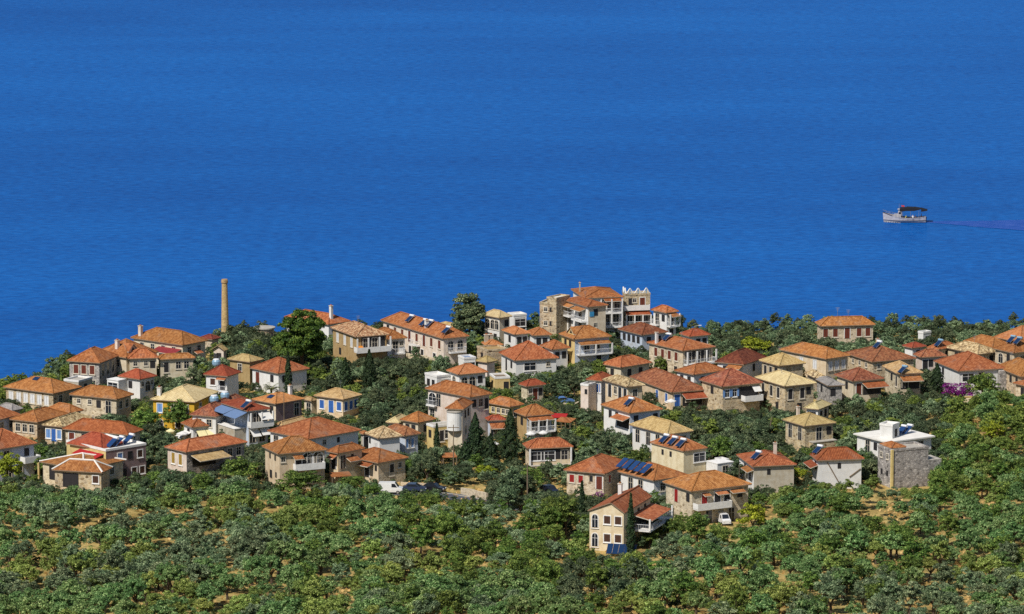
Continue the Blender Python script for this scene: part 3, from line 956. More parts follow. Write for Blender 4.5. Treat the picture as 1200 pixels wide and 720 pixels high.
H('8', 'low flat roofed grey annex in front of the rubble house', (75, 443), (92, 448), (108, 442), 440, 3.4,
  'greyplaster', 'concrete', '1d', '.5:n', kind='flat', vis=2.5, name='flat_roofed_house')
H('9', 'small house with a grey left roof slope facing the white shutters', (54, 478), (82, 484), (98, 477), 466, 4.4,
  'stonelight', 'orange', '1d', '1p', vis=2, phi=50)
H('10', 'tan stone house with three dark windows left of the blue shutters', (11, 490), (44, 495), (80.5, 484), 477.3, 4.8,
  'stone', 'orange', '.22:d .5:d .78:d', '2d', [('can', 'L', .0, 1.0, -3.0, 2.2, 'tan', .3)], vis=4.2, name='stone_house')
H('11', 'mottled tan roofed stone house with three pale blue shutters', (49, 496.7), (73.5, 500.5), (108, 489), 483.5, 4.2,
  'stone', 'rubble', '.2:p .52:B .88:p', '2p', vis=3.2, name='stone_house')
H('12', 'orange roof cut by the left photo edge beside the dark alley', (-32, 488), (-5, 493), (23.5, 485), 476.5, 4.8, 'blueshade', 'orange', '2d', '2d', vis=3)
H('13', 'two storey white house in painted blue shade with a white balcony at the left photo edge', (-38, 520), (-4, 527), (43.5, 521.3), 502.5, 6.2,
  'blueshade', 'orange', '2d/2d', '.25:D .8:n/.3:D .6:D', [('bal', 'R', .62, 1.05, -2.9, 1.5, 2, None, 'trim', True)], vis=5.2)
H('14', 'broad orange roof behind the mauve walled house', (73, 503.5), (150, 509.8), (167.5, 505.2), 488, 5.2,
  'stonelight', 'red', '.1:O .3:n .5:n', '1d', vis=3)
H('15', 'mauve walled two storey house with a flat white terrace and two solar collectors', (78, 518.5), (124, 529), (171, 523), 514, 6.2,
  'paleyellow', 'flatwhite', '.2:O .45:W .75:d', '.35:p .6:n .85:m/.45:n .7:m .9:m',
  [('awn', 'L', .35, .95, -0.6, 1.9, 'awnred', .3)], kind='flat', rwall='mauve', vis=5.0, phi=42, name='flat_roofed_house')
H('15b', 'red hipped roof storey standing on the terrace of the mauve house', (78, 516.5), (119, 526.5), (148, 516), 503, 6.4,
  'paleyellow', 'red', '', '', vis=2)
H('16a', 'rear of two overlapping white ridged roofs above the grove', (46, 545), (98, 550), (148, 543), 532.5, 3.9,
  'stonelight', 'orange', '.3:G', '2d', [('ridge',), ('post', 'L', .0, 1.0, -4, -.1, 'paleyellow')], vis=3.4, name='stone_house')
H('16b', 'front stone house with a dark porch and white mortar ridges above the grove', (60.5, 551), (120, 554), (132, 548.5), 534.5, 3.9,
  'stone', 'orange', '.35:G .88:m', '', [('ridge',), ('open', 'L', .17, .48, -3, -.5)], vis=3.5, name='stone_house')
H('17', 'yellow house with a pale cream roof', (176, 467.5), (229, 471.5), (256, 459), 450.5, 6.2,
  'yellow', 'cream', '.16:p .5:d .8:d/.16:A .6:d', '2d', [('chim', .1, .9, 1.0, 'white')], vis=5, name='yellow_house')
H('18', 'ochre walled house with a tan roof behind the water tank house', (266, 421.5), (293, 424.5), (309, 422), 415, 5.6, 'ochre', 'khaki', '1d', '', vis=4.6)
H('19', 'white house with recessed porch and a round tank on its red roof', (238, 437), (267, 441.3), (282.8, 435), 426, 5.0,
  'white', 'red', '.32:m .78:K/.6:n', '', [('can', 'L', .55, .98, -.4, 1.0, 'orange', .3), ('tank', .45, .75), ('bal', 'L', .6, 1.0, -2.9, 1.0)], vis=4.4, name='white_house')
H('20', 'white walled house with orange hip roof split by a cypress', (292.3, 431.7), (326, 437.8), (362.8, 433), 419, 4.6,
  'white', 'orange', '.2:O .75:n', '.2:n', vis=4.2, name='white_house')
H('21', 'little pinkish gabled house below the tall brick chimney', (247, 409), (263, 411), (268, 406), 400, 3.4, 'pink', 'tan', '.55:n', '', kind='gx', phi=66, vis=2.4)
H('24', 'low dark roof just left of the tall brick chimney', (233, 396), (249, 398), (259, 395.5), 392, 3.2, 'stonelight', 'darkred', '', '', vis=1.5)
H('25', 'dark red roof carrying two round blue water tanks', (222, 484.5), (254, 488.5), (299, 470.5), 459, 5.2,
  'white', 'brown', '2d', '2d', [('tank', .35, .62), ('tank', .62, .58)], vis=1.5)
H('26', 'white three level house with blue awnings and white sun screens', (259, 472.5), (290, 482), (317, 479), 467.5, 7.0,
  'blueshade', 'red', '', '.25:D .7:D/.2:D .7:D',
  [('awn', 'L', -.05, .48, -.3, 2.6, 'awnblue', .3), ('awn', 'L', .5, 1.0, -.25, 2.8, 'awnblue', .35), ('bal', 'R', -.05, 1.1, -2.9, 1.5, 3, -.3, 'trim', True),
   ('awn', 'R', .48, 1.08, -.5, 1.7, 'awnwhite', .7), ('awn', 'R', .02, .46, -3.3, 1.7, 'awnwhite', .8), ('awn', 'R', .52, 1.02, -3.2, 1.7, 'awnwhite', .8),
   ('sol', 'R', .05, .5), ('open', 'R', .05, .95, -2.8, -.4), ('box', 'L', -.1, .9, 2.4, -1, -3.4, 'greyplaster')], vis=6.2, name='white_house')
H('27', 'mauve fronted house with a tan roof and a dark skylight', (295, 468.3), (323, 473.5), (357, 467.5), 460, 5.2,
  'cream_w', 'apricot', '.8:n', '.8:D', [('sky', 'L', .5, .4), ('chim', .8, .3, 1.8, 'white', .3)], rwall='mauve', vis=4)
H('27b', 'small tan roofed white annex below the mauve fronted house', (322, 491), (331, 499), (360, 488), 482, 3.6, 'white', 'tan', '', '', vis=1.5)
H('28', 'small white cafe house with pale yellow awnings', (212, 495), (225, 501), (257, 496), 486.2, 3.4,
  'white', 'orange', '.5:n', '.4:W', [('awn', 'R', .12, .5, -.7, 1.7, 'awncream', .7), ('awn', 'R', .52, .9, -.7, 1.7, 'awncream', .7),
  ('awn', 'L', .1, .8, -1.2, 2.2, 'awnwhite', .45)], vis=3.4, name='white_house')
H('29', 'long orange roofed white house with two ochre shutters and a tan porch', (192.5, 523.2), (218, 530), (290, 517.5), 508.5, 4.6,
  'pink', 'orange', '.3:y .68:y', '.6:n .75:d .9:d', [('can', 'R', .06, .6, -.7, 3.0, 'tan', .25), ('post', 'R', .58, 2.8, -4.5, -1.4), ('open', 'R', .1, .5, -3, -.9)],
  rwall='greystone', vis=4)
H('30a', 'rear wing of the big arched house with two small windows', (313, 502), (361, 515), (423.5, 501), 489, 6.2,
  'white', 'orange', '.15:D .4:D', '.1:q .32:q .6:s', vis=3)
H('30b', 'big beige house with round arches and a small porch roof above the grove', (307, 523), (326, 532.2), (384, 526.5), 511, 6.6,
  'beige', 'orange', '.35:s .7:s/.4:n .75:s/', '.08:q .42:K .68:A .9:A', [('can', 'R', .28, .5, -.5, 1.3), ('arch', 'R', [.62, .85], -2.6),
  ('bal', 'R', .3, .95, -2.9, 1.3, 2, None, 'trim', True)], vis=5.8)
H('30c', 'short hipped wing joining the arched house to the house with the red porch', (382, 527), (396, 531.5), (428, 524.5), 511.5, 6.2,
  'beige', 'orange', '.5:K', '.2:D .6:s', [('can', 'L', .2, .95, -.4, 1.2), ('can', 'R', .3, .75, -1.0, 1.4)], vis=4)
H('31', 'beige house with one tall window and a red tiled side porch above the road', (405, 534), (443, 542.7), (478.8, 536), 524.7, 4.4,
  'beige', 'orange', '.08:K .3:K .62:K .92:s', '.5:t .8:q', [('can', 'L', .48, .85, -.35, 1.5, 'red', .3), ('can', 'L', -.05, .25, -.3, 1.2, 'red', .3),
  ('chim', .05, .95, 1.4, 'white', .22), ('base', 'R', 2.2, 'stonelight')], vis=3.6)
H('32a', 'bright white walled house with an old mottled tile roof', (428, 508), (443.5, 514), (472, 511), 495, 4.4,
  'white', 'rubble', '.15:s', '', vis=3.2, name='white_house')
H('32b', 'orange roof with a blue shaded wall joined to the mottled roof', (447, 504), (474, 511), (493.5, 507.5), 494, 4.4, 'blueshade', 'brown', '', '.15:p .5:p', vis=3)
H('33', 'small orange hipped house with two dark windows behind the mottled roof', (468.5, 491), (490, 495.5), (511, 490.3), 481.5, 4.2,
  'cream_w', 'orange', '.3:n .7:n', '1n', vis=2.2)
H('33b', 'pale tan roof tucked left of the two window orange house', (452, 492), (468, 496), (480, 489), 484.5, 4, 'cream_w', 'cream', '', '', vis=1)
H('34', 'tan roofed house with white framed blue windows and a blue door', (367.5, 464.7), (402.5, 468.2), (424, 463.5), 455, 4.0,
  'beige', 'tan', '.2:b .55:B .85:b', '.18:b .5:b .8:b', vis=3.6)
H('34b', 'narrow cream lean-to left of the blue doored house', (353, 467), (365, 470), (372, 468), 462.5, 3.2, 'cream_w', 'tan', '.6:D', '', vis=3)
# middle left
H('35a', 'tall cream house with the broad orange roof beside two dark cypresses', (498, 455), (551, 465.8), (577, 461), 446, 8.0,
  'pink', 'orange', '.08:V .25:D/.1:D', '.2:n .55:d .85:t', [('bal', 'L', .02, .22, -2.9, .8), ('ant', .2, .8, 2)], vis=6.5)
H('35b', 'lower orange hipped wing with a curved white wall and a yellow base', (521.5, 473), (543.5, 479.8), (555, 471), 463, 8.2,
  'cream_w', 'orange', '', '.35:n .7:n/.4:d', [('bay', 'L', .45, 1.45, -4.0, -.7)], vis=7.2, rwall='pink')
H('35c', 'pale yellow flat terrace block in front of the curved white wall', (500, 497), (508, 501), (541, 496), 495, 4.6,
  'paleyellow', 'concrete', '.5:n', '.3:t .6:W', kind='flat', vis=4, name='flat_roofed_house')
H('36', 'orange roof over a yellow stone wall with small dark openings', (569.5, 470.5), (598, 477), (614, 467.5), 460, 5.4,
  'paleyellow', 'orange', '.2:q .45:q .68:q .88:q', '1d', vis=4.2, phi=46)
H('36b', 'low orange double stepped porch house between the cypresses', (568.5, 490), (572, 493), (593, 491), 481.5, 3.6,
  'blueshade', 'red', '', '.3:D .7:D', [('can', 'R', -.05, 1.05, -.5, 2.0, 'orange', .4)], vis=2.8, phi=14)
H('37', 'balcony house with two white parasols below its orange roof', (602.5, 481.5), (616, 488), (649.5, 482.8), 467, 5.0,
  'ochre', 'orange', '.5:n', '.2:D .5:D .8:D/.2:D .7:D', [('can', 'R', .0, .98, -.25, 1.7, 'orange', .3), ('bal', 'R', 0, 1.02, -2.9, 1.7, 4, -.7, 'trim'),
  ('open', 'R', .05, .95, -2.8, -.5)], vis=4.6, rwall='blueshade')
H('38', 'small stone house with a red hip roof above the balcony house', (607.5, 449.5), (617, 453), (640, 449.8), 441.3, 3.6,
  'stonelight', 'red', '', '.2:q .5:O .8:n', vis=3.4, name='stone_house')
H('39', 'open porch house with cream posts standing alone among dark trees', (612.5, 517), (618.5, 526), (672, 523), 511.7, 3.8,
  'stonelight', 'orange', '', '.12:W .45:W .85:D', [('post', 'R', .0, .35, -4, -.1), ('post', 'R', 1.0, .35, -4, -.1), ('open', 'R', .03, .97, -2.2, -.3), ('base', 'R', 1.5, 'beige'),
  ('box', 'R', -.02, 1.02, .9, -1, -3.2, 'stonelight')], vis=3.4, phi=12)
H('40', 'stone house with four red shutters beside the blue solar row', (660.4, 545), (709, 555.5), (738.5, 540.5), 532, 4.8,
  'stonelight', 'orange', '.14:e .38:e .66:s .88:O', '.25:e .7:D', vis=4)
H('41', 'orange roof carrying the slanted row of five blue solar panels', (723.6, 552), (766, 563.3), (806.5, 556), 542, 4.4,
  'white', 'orange', '.3:D .6:D', '2d', vis=2.6)
H('42', 'large orange roofed house with small red porch roofs behind the white van', (776.5, 566), (810, 576), (881, 569), 551.5, 5.8,
  'stonelight', 'orange', '.4:R .85:n', '.22:R .45:K .62:K .85:n/.3:D .7:D', [('can', 'R', .18, .3, -.7, 1.0, 'apricot', .3), ('can', 'R', .4, .6, -.6, 1.2, 'apricot', .3),
  ('can', 'R', .66, .9, -.6, 1.2, 'apricot', .3), ('bal', 'R', .02, .62, -3.0, 1.6, 2, None, 'trim', True)], vis=4.2)
h43 = H('43', 'beige gabled house in front with brown square windows and two arches', (688.6, 600.2), (732, 601.5), (764.4, 577), 589, 6.6,
  'palecream', 'orange', '.16:a .52:m .84:m/.16:a .52:m .84:m', '.55:n .8:n', [('can', 'R', .32, 1.05, -1.2, 3.4, 'orange', .22), ('bal', 'R', .3, 1.15, -3.6, 3.2, 2, -1.7, 'trim'),
  ('open', 'R', .4, .95, -3.5, -1.5), ('chim', .75, .7, 1.6, 'white', .3)], kind='gx', phi=70, frac=.38, rise=1.55, ov=.25, vis=6.2)
H('45', 'plain cream block house with three solar heaters on its red roof', (761.7, 519), (801, 529), (829, 526.3), 509.8, 6.6,
  'palecream', 'orange', '.35:s .6:s', '.72:W', [('sol', 'L', .3, .3), ('sol', 'L', .55, .3), ('sol', 'L', .8, .3), ('box', 'R', 1.02, 1.75, 3.2, -1, -2.4, 'white', .3, '.5:D')],
  vis=6.2, ov=.2)
H('46', 'long tan roofed white house left of the cream block house', (737.5, 497.5), (782, 509.2), (812.5, 504), 488.3, 4.2,
  'white', 'tan', '.15:D .45:D .72:D', '2d', vis=3.4, name='white_house')
H('47', 'orange roof with one solar heater and a dark porch in the middle', (704, 474.2), (737.5, 484.2), (777, 479), 464, 5.4,
  'white', 'orange', '.25:n .5:n', '.2:n .85:n', [('sol', 'L', .7, .45), ('can', 'L', .5, 1.0, -.9, 1.6, 'orange', .35), ('open', 'L', .5, .97, -3.2, -1.1)], vis=4, rwall='blueshade')
H('48a', 'small orange roofed house with three narrow blue windows', (686.5, 441.8), (706, 446.5), (719, 440.5), 436, 6.6,
  'white', 'red', '.35:b .6:b .85:b', '', vis=5.5, name='white_house')
H('48b', 'old mottled tan roof with a row of dark windows below', (706, 444.5), (735, 453.6), (756, 450), 439.5, 6.6,
  'beige', 'rubble', '.2:K .45:d .65:K .88:K/.4:b .8:b', '1d', vis=5.5)
H('48c', 'flat topped pale cream block left of the narrow blue windows', (680.5, 450), (689.5, 452.5), (705, 447), 445, 5.6,
  'pink', 'concrete', '.7:s', '.7:s', kind='flat', vis=5.2, name='flat_roofed_house')
H('49', 'long weathered brown roofed house with two blue shutters and a white parasol', (738, 441), (787, 460), (828, 456), 431.5, 3.7,
  'beige', 'brown', '.62:b .85:b', '.15:B .5:d', [('can', 'R', .28, .98, -.35, 2.2, 'red', .4), ('open', 'R', .32, .95, -3.0, -1.0)], vis=3.3)
H('50', 'weathered orange roofed stone house with a white screened balcony', (819, 445), (846, 453.3), (894, 448.5), 432, 5.8,
  'stone', 'brown', '.5:n', '', [('bal', 'R', .5, .98, -3.0, 1.6, 3, None, 'trim', True), ('open', 'R', .42, .95, -2.8, -.5), ('awn', 'R', .78, .98, -.5, 1.2, 'awnwhite', .8)],
  vis=5.0, name='stone_house')
add_window('o', HOUSES['50'].root, (HOUSES['50'].w * .12, 0, 3.6), 0); add_window('o', HOUSES['50'].root, (HOUSES['50'].w * .32, 0, 3.6), 0)
H('51', 'low red roof nested between the verandah house and the weathered roof', (790, 433.3), (813, 439.3), (852, 433), 425, 4.2, 'white', 'orange', '2n', '2n', vis=1.5)
H('52', 'stone house with four brown windows and a dark columned verandah', (757.5, 401.8), (800, 411.2), (838.8, 406.8), 394.5, 6.0,
  'stonelight', 'orange', '.2:r .4:r .6:r .8:r/3n', '.2:D .5:D .8:D/.3:n .7:n', [('bal', 'R', .02, .98, -2.9, 1.5, 4, -.3, 'trim'), ('open', 'R', .08, .92, -2.7, -.4),
  ('sol', 'L', .3, .55), ('chim', .02, .8, 1.6, 'white', .25)], vis=4.6)
H('53', 'wide maroon red roof directly below the terraced stone hotel', (724, 386), (752, 392.6), (783, 389.5), 378, 4.2, 'blueshade', 'darkred', '4n', '2n', vis=3)
# the hotel on the headland
H('54', 'stone faced block with small gabled ornaments along its flat top', (729.5, 345), (733.5, 346.2), (762, 345), 343, 9.0,
  'stone', 'concrete', '', '.2:n .35:q .68:O/.15:D .5:D .8:D', [('mer',), ('can', 'R', -.05, .95, -3.4, 1.9, 'red', .3), ('bal', 'R', -.05, .95, -6.4, 2.0, 4, -4.0, 'trim'),
  ('bal', 'R', -.1, .95, -3.0, .9, 2, None, 'trim', True)], kind='flat', vis=6.8, phi=12, name='hotel_block', cat='building')
H('55', 'white hotel wing with an orange roof at the right end of the headland', (762.5, 357.5), (781, 366.8), (795.5, 365.5), 352.5, 6.8,
  'white', 'orange', '.3:D .75:n/.4:D', '.5:D/.5:n', [('bal', 'R', .0, 1.0, -2.9, 1.4, 2, -.3, 'trim'), ('can', 'R', .1, 1.05, -.3, 1.7, 'orange', .3), ('bal', 'L', .0, .5, -2.9, 1.0)],
  vis=4.8, phi=38, name='hotel_wing', cat='building')
H('56', 'rear hotel wing with the highest long orange roof and a thin flue', (669, 343.5), (684, 349.5), (731, 347.8), 339.2, 9.0,
  'white', 'orange', '', '.5:D .68:D .88:D/.6:D .85:D', [('bal', 'R', .4, .98, -3.2, 1.6, 3, -.3, 'trim'), ('can', 'R', .5, .98, -.2, 1.6, 'red', .3), ('chim', .05, .6, 1.6, 'greyplaster', .13),
  ('bal', 'R', .4, .98, -6.2, 1.6, 3, -3.4, 'trim')], vis=7.5, phi=12, name='hotel_wing', cat='building')
H('57', 'front hotel wing with white balconies and a blue sign on its beige wall', (659.5, 351.2), (688.5, 359.8), (713, 357), 347.7, 8.6,
  'white', 'orange', '.2:D .65:D/.2:D .65:D/.2:n .7:n', '.42:n/.4:q', [('bal', 'L', -.05, .38, -3.0, 1.2), ('bal', 'L', .46, .92, -3.3, 1.2), ('can', 'L', -.1, .4, -.5, 1.4, 'apricot', .35),
  ('can', 'L', .46, .9, -.6, 1.5, 'apricot', .35), ('sign', 'R', .08, .32, -2.2, -1.2)], rwall='cream_w', vis=6.8, name='hotel_wing', cat='building')
H('58', 'roofless brown stone tower house at the left end of the headland', (632.5, 354), (650, 357), (661, 352), 352, 8.2,
  'stone', 'concrete', '.4:q .75:s/.4:q .75:s', '.6:s', kind='flat', vis=6.4, name='stone_ruin', cat='ruin')
H('58b', 'pale flat roofed shelter behind the roofless stone tower house', (641, 349.5), (652, 351), (668, 347.5), 346, 9.4, 'stone', 'flatwhite', '', '', kind='flat', vis=2, name='shelter', cat='shelter')
H('59', 'orange roofed house with a skirt roof and a left gable under the hotel', (655, 391.7), (672.5, 397.7), (717, 394.5), 381.5, 6.4,
  'paleyellow', 'orange', '.3:n .65:n/.5:n', '.35:D .65:D/.7:n', [('can', 'R', .08, .98, -.7, 1.5, 'orange', .3), ('bal', 'R', .05, 1.0, -3.2, 1.6, 3, -1.2, 'trim'),
  ('dorm', 'L', .55, 3.2, 1.2, 'paleyellow')], vis=4.6, rwall='blueshade')
H('60a', 'weathered pyramid roofed white house with terrace left of the lone cypress', (584.5, 412.7), (603, 422.7), (655, 417.5), 397.5, 4.4,
  'white', 'orange', '.35:K .7:n', '.35:W .8:q', vis=2.8, name='white_house')
H('60b', 'orange roofed white house with two dark windows right of the lone cypress', (632, 405), (647, 409.8), (668.5, 407.3), 396.6, 4.6,
  'white', 'orange', '', '.3:n .75:n', vis=3.2, name='white_house')
H('61a', 'white house with an apricot roof under the tan roofed villa', (587.5, 387.3), (603, 392.2), (622, 391), 382.3, 4.2, 'white', 'apricot', '1n', '.3:n .75:n', vis=2.8, name='white_house')
H('61b', 'orange roofed white wing adjoining the apricot roof', (617, 388.5), (624, 393.3), (647, 391.5), 383.8, 4.2, 'white', 'orange', '', '.3:n .7:n', vis=2.6, name='white_house')
H('62', 'tan roofed white villa with arched windows next to the bushy tree', (564.8, 367.5), (585, 372.7), (600.3, 371), 362.2, 6.0,
  'white', 'cream', '.2:A .55:A .8:A/2n', '.7:n', vis=4.4, rwall='cream_w', phi=40, name='villa', cat='villa')
H('62b', 'flat white roofed open terrace right of the tan roofed villa', (595, 368), (602, 370.6), (617, 369), 366, 5.0, 'white', 'flatwhite', '', '.5:W', [('open', 'R', .1, .9, -3, -.5)],
  kind='flat', vis=3, name='terrace_shelter', cat='shelter')
H('63a', 'little orange roof with two stubby stone chimneys', (564, 403.3), (569, 405.2), (590, 404), 398.3, 3.6, 'stonelight', 'apricot', '', '1n',
  [('chim', .15, .85, 1.3, 'greyplaster', .4), ('chim', .5, .9, 1.3, 'greyplaster', .4)], vis=1.5, name='stone_house', phi=14)
H('63b', 'flat roofed rubble stone house beneath the two stubby chimneys', (559, 407), (571, 412), (595, 409), 406, 3.4, 'stone', 'tan', '1n', '', kind='flat', vis=2, name='stone_house')
H('63c', 'cream walled house with a khaki roof in the centre left', (557, 417), (571, 425), (583, 419.5), 414, 4.2, 'pink', 'khaki', '', '', vis=3, phi=50)
H('64', 'apricot roofed white house with arched windows above the broad orange roof', (523, 434), (537, 439.2), (572, 435.5), 426.5, 4.2,
  'white', 'apricot', '.5:A', '.2:A .5:A .8:n', [('box', 'L', -.9, .2, 2, -1, -1.5, 'white')], vis=2.8, name='white_house')
H('65', 'small yellow house with a flat brown roof left of the red hip roof', (574, 439.5), (580, 444), (597.5, 443), 438, 3.2, 'paleyellow', 'wood', '.5:n', '.75:n',
  kind='flat', vis=2.6, name='yellow_house', phi=14)
H('67', 'little white kiosk under a flat blue roof', (537, 418), (544, 421.2), (557.5, 419.5), 416, 2.6, 'white', 'awnblue', '', '.5:W', kind='flat', vis=2, name='kiosk', cat='kiosk')
H('68', 'ochre house with mottled old roof and a white verandah by the pine', (387, 386.2), (417, 395), (456, 396), 376.5, 6.6,
  'ochre', 'rubblered', '.2:w .5:w .78:w/.3:n', '.3:D .6:D/.4:n', [('bal', 'R', -.1, 1.02, -3.0, 1.9, 4, -.2, 'trim', True), ('open', 'R', .15, .95, -2.8, -.3),
  ('awn', 'R', .02, .18, -2.0, 1.6, 'awnorange', .5)], vis=4.8, phi=26)
H('68b', 'orange roofed white wing right of the mottled verandah roof', (433, 391), (453, 398), (477.5, 396.5), 382, 4.8, 'white', 'orange', '', '.45:D .8:q', [('bal', 'R', .3, .9, -3.0, 1.1)], vis=3.6)
H('69', 'long white row house with brown doors and solar heaters on its orange roof', (446, 375.5), (519, 397), (550, 394), 363.5, 6.2,
  'pink', 'orange', '.08:n .2:r .32:r .44:O .56:r .68:O .8:r .93:r/.25:K .45:K .65:K .85:K', '.3:A .72:A',
  [('sol', 'L', .36, .5), ('sol', 'L', .58, .5), ('sol', 'L', .66, .55), ('sol', 'L', .95, .45), ('bal', 'L', .22, .36, -3.0, 1.0), ('bal', 'L', .5, .62, -3.0, 1.0), ('bal', 'R', .2, .9, -3.0, 1.0),
   ('chim', .2, .35, 1.2, 'white')], vis=4.6, phi=30)
H('70', 'orange roof with a white flue rising behind the big pine', (333, 372), (385, 380.5), (411, 377.5), 363, 5.2, 'white', 'orange', '2n', '2n', [('chim', .35, .1, 2.6, 'white', .3)], vis=1.5)
# right half
H('71', 'stone house with five brown windows standing alone by the right shore', (955, 377.5), (961, 382.3), (1026, 380.7), 370, 4.8,
  'stonelight', 'orange', '', '.08:r .27:r .5:O .73:r .9:r', [('ant', .35, .5, 3)], vis=3.4, phi=9, name='stone_house')
H('72', 'broad orange roof with white windows behind the twin cream roofs', (912.5, 410), (968, 420.8), (997, 418), 401.5, 5.4,
  'beige', 'orange', '.45:w .75:w', '.2:w .5:w .8:w', vis=4)
H('73', 'stone house with a tan roof, the rear of the twin pale roofs', (889.5, 422.7), (913, 428.9), (944.5, 425.8), 413.8, 5.0,
  'stone', 'tan', '.2:t .5:t .8:n', '', vis=3.6, name='stone_house')
H('74', 'two storey stone house with the palest cream roof on the right', (884.5, 441.7), (919.5, 452.8), (957, 448), 434, 6.4,
  'stone', 'cream', '.2:t .5:t .75:t/2n', '.18:t .6:t .82:n/.5:n', vis=5.4, name='stone_house')
H('75', 'tiny white walled house with a yellowish roof below the palest cream roof', (942, 474.2), (960, 479.9), (974.5, 472.8), 467.3, 3.4, 'white', 'cream', '.25:n .6:n', '.3:n .7:n', vis=2.6, name='white_house')
H('76', 'square stone house with khaki roof surrounded by olives', (917, 491), (942.5, 499.5), (980, 494.3), 484, 5.0,
  'stone', 'khaki', '.25:D .75:D', '.5:D .85:n', [('chim', .3, .8, 1.6, 'pink', .25), ('box', 'R', .15, 1.0, 1.4, -1, -3.1, 'stone')], vis=4.6, name='stone_house')
H('77', 'plain grey beige wall under an orange roof with one blue solar panel', (863, 533.5), (881.5, 546.8), (934, 543.6), 528, 5.0,
  'white', 'orange', '.4:n .75:K', '.37:s', [('sol', 'L', .65, .4), ('can', 'L', .55, 1.0, -.7, 1.2, 'orange', .35), ('chim', .75, .6, 1.9, 'pink', .25)], rwall='greyplaster', vis=4.3)
H('78', 'white house with bright red roof and two dark slanted beams on its wall', (949, 533), (957.5, 539.7), (1013, 538), 521, 5.2,
  'white', 'red', '.5:n', '.48:s', [('beam', 'R', (.2, -.5), (.48, -4.2)), ('beam', 'R', (.72, -3.2), (.98, -1.8)), ('sol', 'L', .3, .35), ('can', 'L', -.3, .9, -1.0, 1.4, 'red', .35)], vis=4, name='white_house')
H('79', 'tall grey rubble house with a blank right wall and yellow corner quoins', (1029, 526), (1045, 529.3), (1088, 523.8), 522, 6.6,
  'greystone', 'concrete', '.25:q .7:q/.3:s .7:s', '', [('box', 'R', 1.0, 1.36, -4.0, -1, -2.2, 'greystone'), ('post', 'R', 0.01, .02, -8, .3, 'paleyellow', .2)], kind='flat', vis=6.6, name='stone_house', phi=24)
H('79b', 'small orange hipped roof rising from the grey rubble house', (1031, 522.6), (1044.5, 525.4), (1062, 522.4), 517.5, 6.9, 'greystone', 'orange', '', '', vis=1, ov=.15, phi=24)
H('80', 'modern white flat roofed villa with a roof cabin and solar collectors', (1000, 510.5), (1040, 519), (1096, 513), 506, 4.0,
  'white', 'flatwhite', '.35:D .6:n .8:D', '.35:W .75:D', kind='flat', vis=1.6, phi=33, fov=.5, name='villa', cat='villa')
H('80b', 'white cabin with one dark door on the flat villa roof', (1031, 499.3), (1046, 500), (1054, 497.5), 496, 6.4, 'white', 'flatwhite', '', '.5:n', kind='flat', vis=1.5, name='roof_cabin', cat='cabin')
H('81', 'brownish orange roof with a canopy in front of the twin ridged roof', (977.5, 439), (999, 446.8), (1036, 442.5), 431, 4.8,
  'cream_w', 'brown', '.6:n', '.2:O', [('can', 'R', .3, 1.1, -.5, 2.4, 'red', .3), ('open', 'R', .35, 1.0, -3, -1)], vis=4)
H('82', 'tan roofed stone house with an orange canopy and blue tank on the right', (1034, 429), (1051.5, 438.2), (1082, 437), 423.3, 5.4,
  'stonelight', 'tan', '.5:n .85:t', '.3:D .7:n', [('can', 'R', .05, 1.0, -.6, 2.2, 'orange', .3), ('sol', 'R', .2, .1, 'tankblue'), ('open', 'R', .1, .95, -3.2, -1)], vis=4.6, name='stone_house')
H('83', 'twin ridged orange roof with a pale mortar line along its eave', (989, 413), (1022, 424.2), (1074, 419), 404.8, 4.8,
  'stone', 'brown', '.25:q .5:q .75:q', '.15:q .4:q', [('chim', .7, .9, 1.4, 'paleyellow', .3), ('sol', 'L', .5, .85)], vis=3.4, name='stone_house')
H('84', 'dark orange roof with a white column between the tan roofs on the right', (1070, 414.5), (1079, 418.9), (1109.5, 416), 407.3, 4.6, 'pink', 'brown', '', '.1:K .4:n .7:d', vis=2.8)
H('85', 'small red roof with a white end wall on the right', (1057, 404.8), (1069, 407.9), (1086, 405.3), 401.2, 4.0, 'white', 'red', '', '1n', vis=2.4)
H('86', 'orange roof with a blue tank solar heater near the right coast trees', (1086, 404), (1101, 409.8), (1122, 404), 398, 4.2, 'stonelight', 'orange', '1n', '1n', [('sol', 'L', .7, .5, 'tankblue')], vis=1.5)
H('87', 'old rubble tiled house in the right cluster below the orange ridge', (1107, 407.7), (1146, 415.3), (1171.5, 413), 400, 4.6, 'stone', 'rubble', '.3:n .55:n', '.3:t .7:n', vis=2.6, name='stone_house')
H('88a', 'large orange roof behind the old rubble tiled house', (1129, 399.2), (1163, 407.5), (1186, 403), 392.5, 5.0, 'stonelight', 'orange', '2n', '2n', vis=1.5)
H('88b', 'orange roof with two blue tanks near the right photo edge', (1163, 408), (1188, 413.8), (1226, 409), 398, 5.2, 'stonelight', 'orange', '.3:A .7:n', '2A', [('sol', 'L', .4, .75, 'tankblue'), ('sol', 'L', .7, .75, 'tankblue')], vis=3.4, name='stone_house')
H('89', 'apricot roof highest at the right photo edge', (1165, 396), (1196, 401.2), (1240, 396), 381, 5.2, 'cream_w', 'apricot', '2n', '2n', vis=1.5)
H('90', 'big orange roofed house with magenta bougainvillea and a grey stone pillar', (1094, 423), (1123, 435), (1179.5, 431), 412, 5.2,
  'white', 'orange', '.3:n', '.2:W .5:D', [('post', 'R', .95, .5, -6, -.3, 'greystone', .8)], vis=4.4)
H('91', 'orange roof with small dark windows right of the stone pillar', (1166, 429), (1196, 441.5), (1234, 437), 419.5, 4.6, 'stone', 'orange', '.3:n .55:n .8:n', '2n', [('ant', .3, .8)], vis=2.8, name='stone_house')
